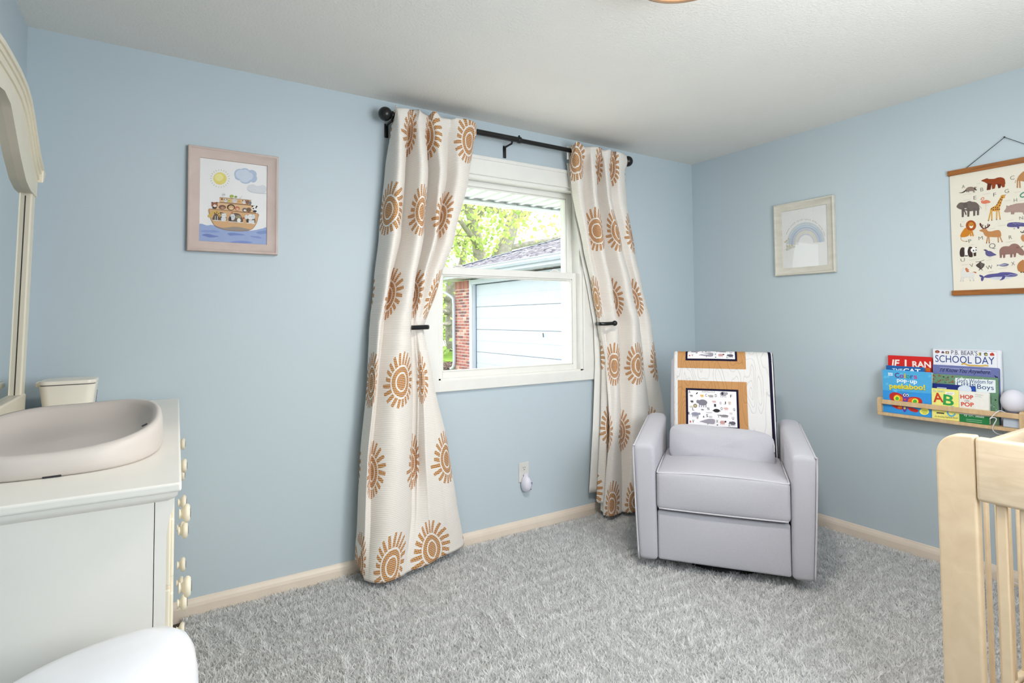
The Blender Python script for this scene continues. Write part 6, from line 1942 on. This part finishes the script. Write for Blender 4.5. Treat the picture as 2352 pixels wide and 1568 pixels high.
obj('strap_slot', MB().rhexa([(-0.036, 1.70, 1.034), (-0.026, 1.722, 1.036), (-0.024, 1.720, 1.036), (-0.034, 1.698, 1.034), (-0.037, 1.70, 1.037), (-0.027, 1.722, 1.039), (-0.025, 1.720, 1.039), (-0.035, 1.698, 1.037)], 0.0005, 1), SLOT, tray)
obj('foot_notch', MB().rbox(-0.208, -0.176, 1.546, 1.552, DT + 0.0005, DT + 0.006, 0.001, 1), SLOT, tray)

wp = thing('wipes_dispenser', 'small white wipes dispenser with flat lid beside the mirror', 'wipes box', (-0.285, 2.68, DT + 0.0005))
WPL = mat('dispenser_white_plastic', (238, 232, 218), 0.3)
def rr_ring(hx, hy, z, r=0.028, n=6):
    out = []
    for cx, cy, a0 in ((hx - r, hy - r, 0), (-hx + r, hy - r, 90), (-hx + r, -hy + r, 180), (hx - r, -hy + r, 270)):
        for i in range(n + 1):
            a = math.radians(a0 + 90 * i / n)
            out.append((-0.285 + cx + r * math.cos(a), 2.68 + cy + r * math.sin(a), z))
    return out
def loft(rings):
    m = MB()
    n = len(rings[0])
    vs = [p for r in rings for p in r]
    fs = [(k * n + i, k * n + (i + 1) % n, (k + 1) * n + (i + 1) % n, (k + 1) * n + i) for k in range(len(rings) - 1) for i in range(n)]
    fs += [tuple(range(n - 1, -1, -1)), tuple((len(rings) - 1) * n + i for i in range(n))]
    return m.add(vs, fs)
obj('body', loft([rr_ring(0.070, 0.066, DT + 0.0005), rr_ring(0.074, 0.070, DT + 0.02), rr_ring(0.083, 0.076, DT + 0.098), rr_ring(0.080, 0.073, DT + 0.102)]), WPL, wp, smooth=True, angle=40)
obj('lid_gasket', loft([rr_ring(0.081, 0.074, DT + 0.1015), rr_ring(0.081, 0.074, DT + 0.1045)]), SLOT, wp)
obj('lid', loft([rr_ring(0.084, 0.077, DT + 0.1045), rr_ring(0.085, 0.078, DT + 0.110), rr_ring(0.082, 0.075, DT + 0.117), rr_ring(0.070, 0.062, DT + 0.120)]), WPL, wp, smooth=True, angle=40)
obj('hinge_tab', MB().rbox(-0.382, -0.366, 2.65, 2.71, DT + 0.094, DT + 0.114, 0.005, 3), WPL, wp, smooth=True)
obj('side_slot', MB().rhexa([(-0.2045, 2.655, DT + 0.02), (-0.2035, 2.659, DT + 0.02), (-0.2035, 2.659, DT + 0.02), (-0.2045, 2.655, DT + 0.02), (-0.2005, 2.652, DT + 0.075), (-0.1995, 2.656, DT + 0.075), (-0.1995, 2.656, DT + 0.075), (-0.2005, 2.652, DT + 0.075)], 0.0001, 1), SLOT, wp)

# ------------------------------------------------------------------ diaper pail in the near corner
pail = thing('diaper_pail', 'white domed diaper pail in front of the dresser end', 'diaper pail', (-0.075, 1.165, 0.0))
PL = mat('pail_white_plastic', (238, 238, 242), 0.22, spec=0.5)
PX, PY = -0.100, 1.172
def prings(lst):
    m = MB()
    n = 56
    vs = []
    for (r, z, til) in lst:
        for i in range(n):
            a = 2 * math.pi * i / n
            c, d = sup(a, 2.5)
            x, y = 0.168 * r * c, 0.130 * r * d
            vs.append((PX + x, PY + y, z + til * (0.16 * x - 0.05 * y)))
    fs = [(k * n + i, k * n + (i + 1) % n, (k + 1) * n + (i + 1) % n, (k + 1) * n + i) for k in range(len(lst) - 1) for i in range(n)]
    fs += [tuple(range(n - 1, -1, -1)), tuple((len(lst) - 1) * n + i for i in range(n))]
    return m.add(vs, fs)
obj('pail_body', prings([(0.98, 0.001, 0), (1.04, 0.01, 0), (1.05, 0.06, 0), (1.00, 0.45, 0), (0.985, 0.60, 0), (0.985, 0.612, 0)]), PL, pail, smooth=True, angle=40)
obj('pail_lid', prings([(0.97, 0.613, 0), (0.99, 0.616, 0), (0.995, 0.640, 0.2), (0.985, 0.664, 0.6), (0.955, 0.688, 0.9), (0.90, 0.706, 1), (0.80, 0.720, 1), (0.62, 0.731, 1), (0.40, 0.737, 1), (0.15, 0.739, 1)]), PL, pail, smooth=True)

# ------------------------------------------------------------------ crib
BEECH = wood('beech_wood', (222, 200, 168), (212, 188, 156), (2, 2, 2.0), 0.32, 9.0)
BEECHH = wood('beech_rail', (226, 206, 178), (212, 190, 160), (2, 2, 12), 0.32, 5.0)
CX0, CX1, CY0, CY1 = 1.895, 3.330, -0.110, 0.722
crib = thing('crib', 'natural beech slatted crib at the right edge of the room', 'crib', (CX0, CY1, 0))
def post(x0, x1, y0, y1, ztop, out):
    """Post with its outer top corner rounded over; out = +1 if the outside is towards +y."""
    r = 0.060
    pts = [(y0, 0.0), (y1, 0.0)]
    if out > 0:
        pts += [(y1, ztop - r * 1.1)] + [(y1 - r + r * math.cos(a), ztop - r * 1.1 + r * 1.1 * math.sin(a)) for a in [math.radians(d) for d in range(9, 91, 9)]] + [(y0, ztop + 0.002)]
    else:
        pts += [(y1, ztop + 0.002)] + [(y0 + r - r * math.sin(a), ztop - r * 1.1 + r * 1.1 * math.cos(a)) for a in [math.radians(d) for d in range(0, 82, 9)]] + [(y0, ztop - r * 1.1)]
    return MB().prism(pts, lambda y, z, t: (t, y, z), x0, x1)
ZT = 0.966
PW = 0.092
for x0 in (CX0, CX1 - 0.038):
    bevel(obj('post', post(x0, x0 + 0.038, CY1 - PW, CY1, ZT, 1), BEECH, crib), 0.006, 3)
    bevel(obj('post', post(x0, x0 + 0.038, CY0, CY0 + PW, ZT, -1), BEECH, crib), 0.006, 3)
    xr = x0 - 0.004 if x0 == CX0 else x0 + 0.014
    o = obj('end_rail', MB().rbox(xr, xr + 0.028, CY0 + PW + 0.001, CY1 - PW - 0.001, 0.792, ZT, 0.010, 4), BEECHH, crib, smooth=True, angle=40)
    obj('end_rail', MB().rbox(x0 + 0.008, x0 + 0.030, CY0 + PW, CY1 - PW, 0.05, 0.12, 0.006, 3), BEECHH, crib, smooth=True, angle=40)
    ys = CY1 - PW - 0.060
    while ys > CY0 + PW + 0.02:
        m = MB().rbox(x0 + 0.010, x0 + 0.030, ys, ys + 0.023, 0.115, 0.80, 0.003, 2)
        obj('slat', m, BEECH, crib)
        ys -= 0.050
for y0, y1 in ((CY1 - 0.034, CY1 - 0.010), (CY0 + 0.010, CY0 + 0.034)):
    obj('side_rail', MB().rbox(CX0 + 0.038, CX1 - 0.038, y0, y1, 0.86, 0.905, 0.006, 3), BEECHH, crib, smooth=True, angle=40)
    obj('side_rail', MB().rbox(CX0 + 0.038, CX1 - 0.038, y0, y1, 0.05, 0.12, 0.006, 3), BEECHH, crib, smooth=True, angle=40)
    xs = 1.985
    while xs < CX1 - 0.06:
        obj('slat', MB().rbox(xs, xs + 0.024, y0 + 0.007, y1 - 0.007, 0.115, 0.865, 0.003, 2), BEECH, crib)
        xs += 0.090
obj('mattress_base', MB().box(CX0 + 0.045, CX1 - 0.045, CY0 + 0.045, CY1 - 0.045, 0.10, 0.125), BEECH, crib)
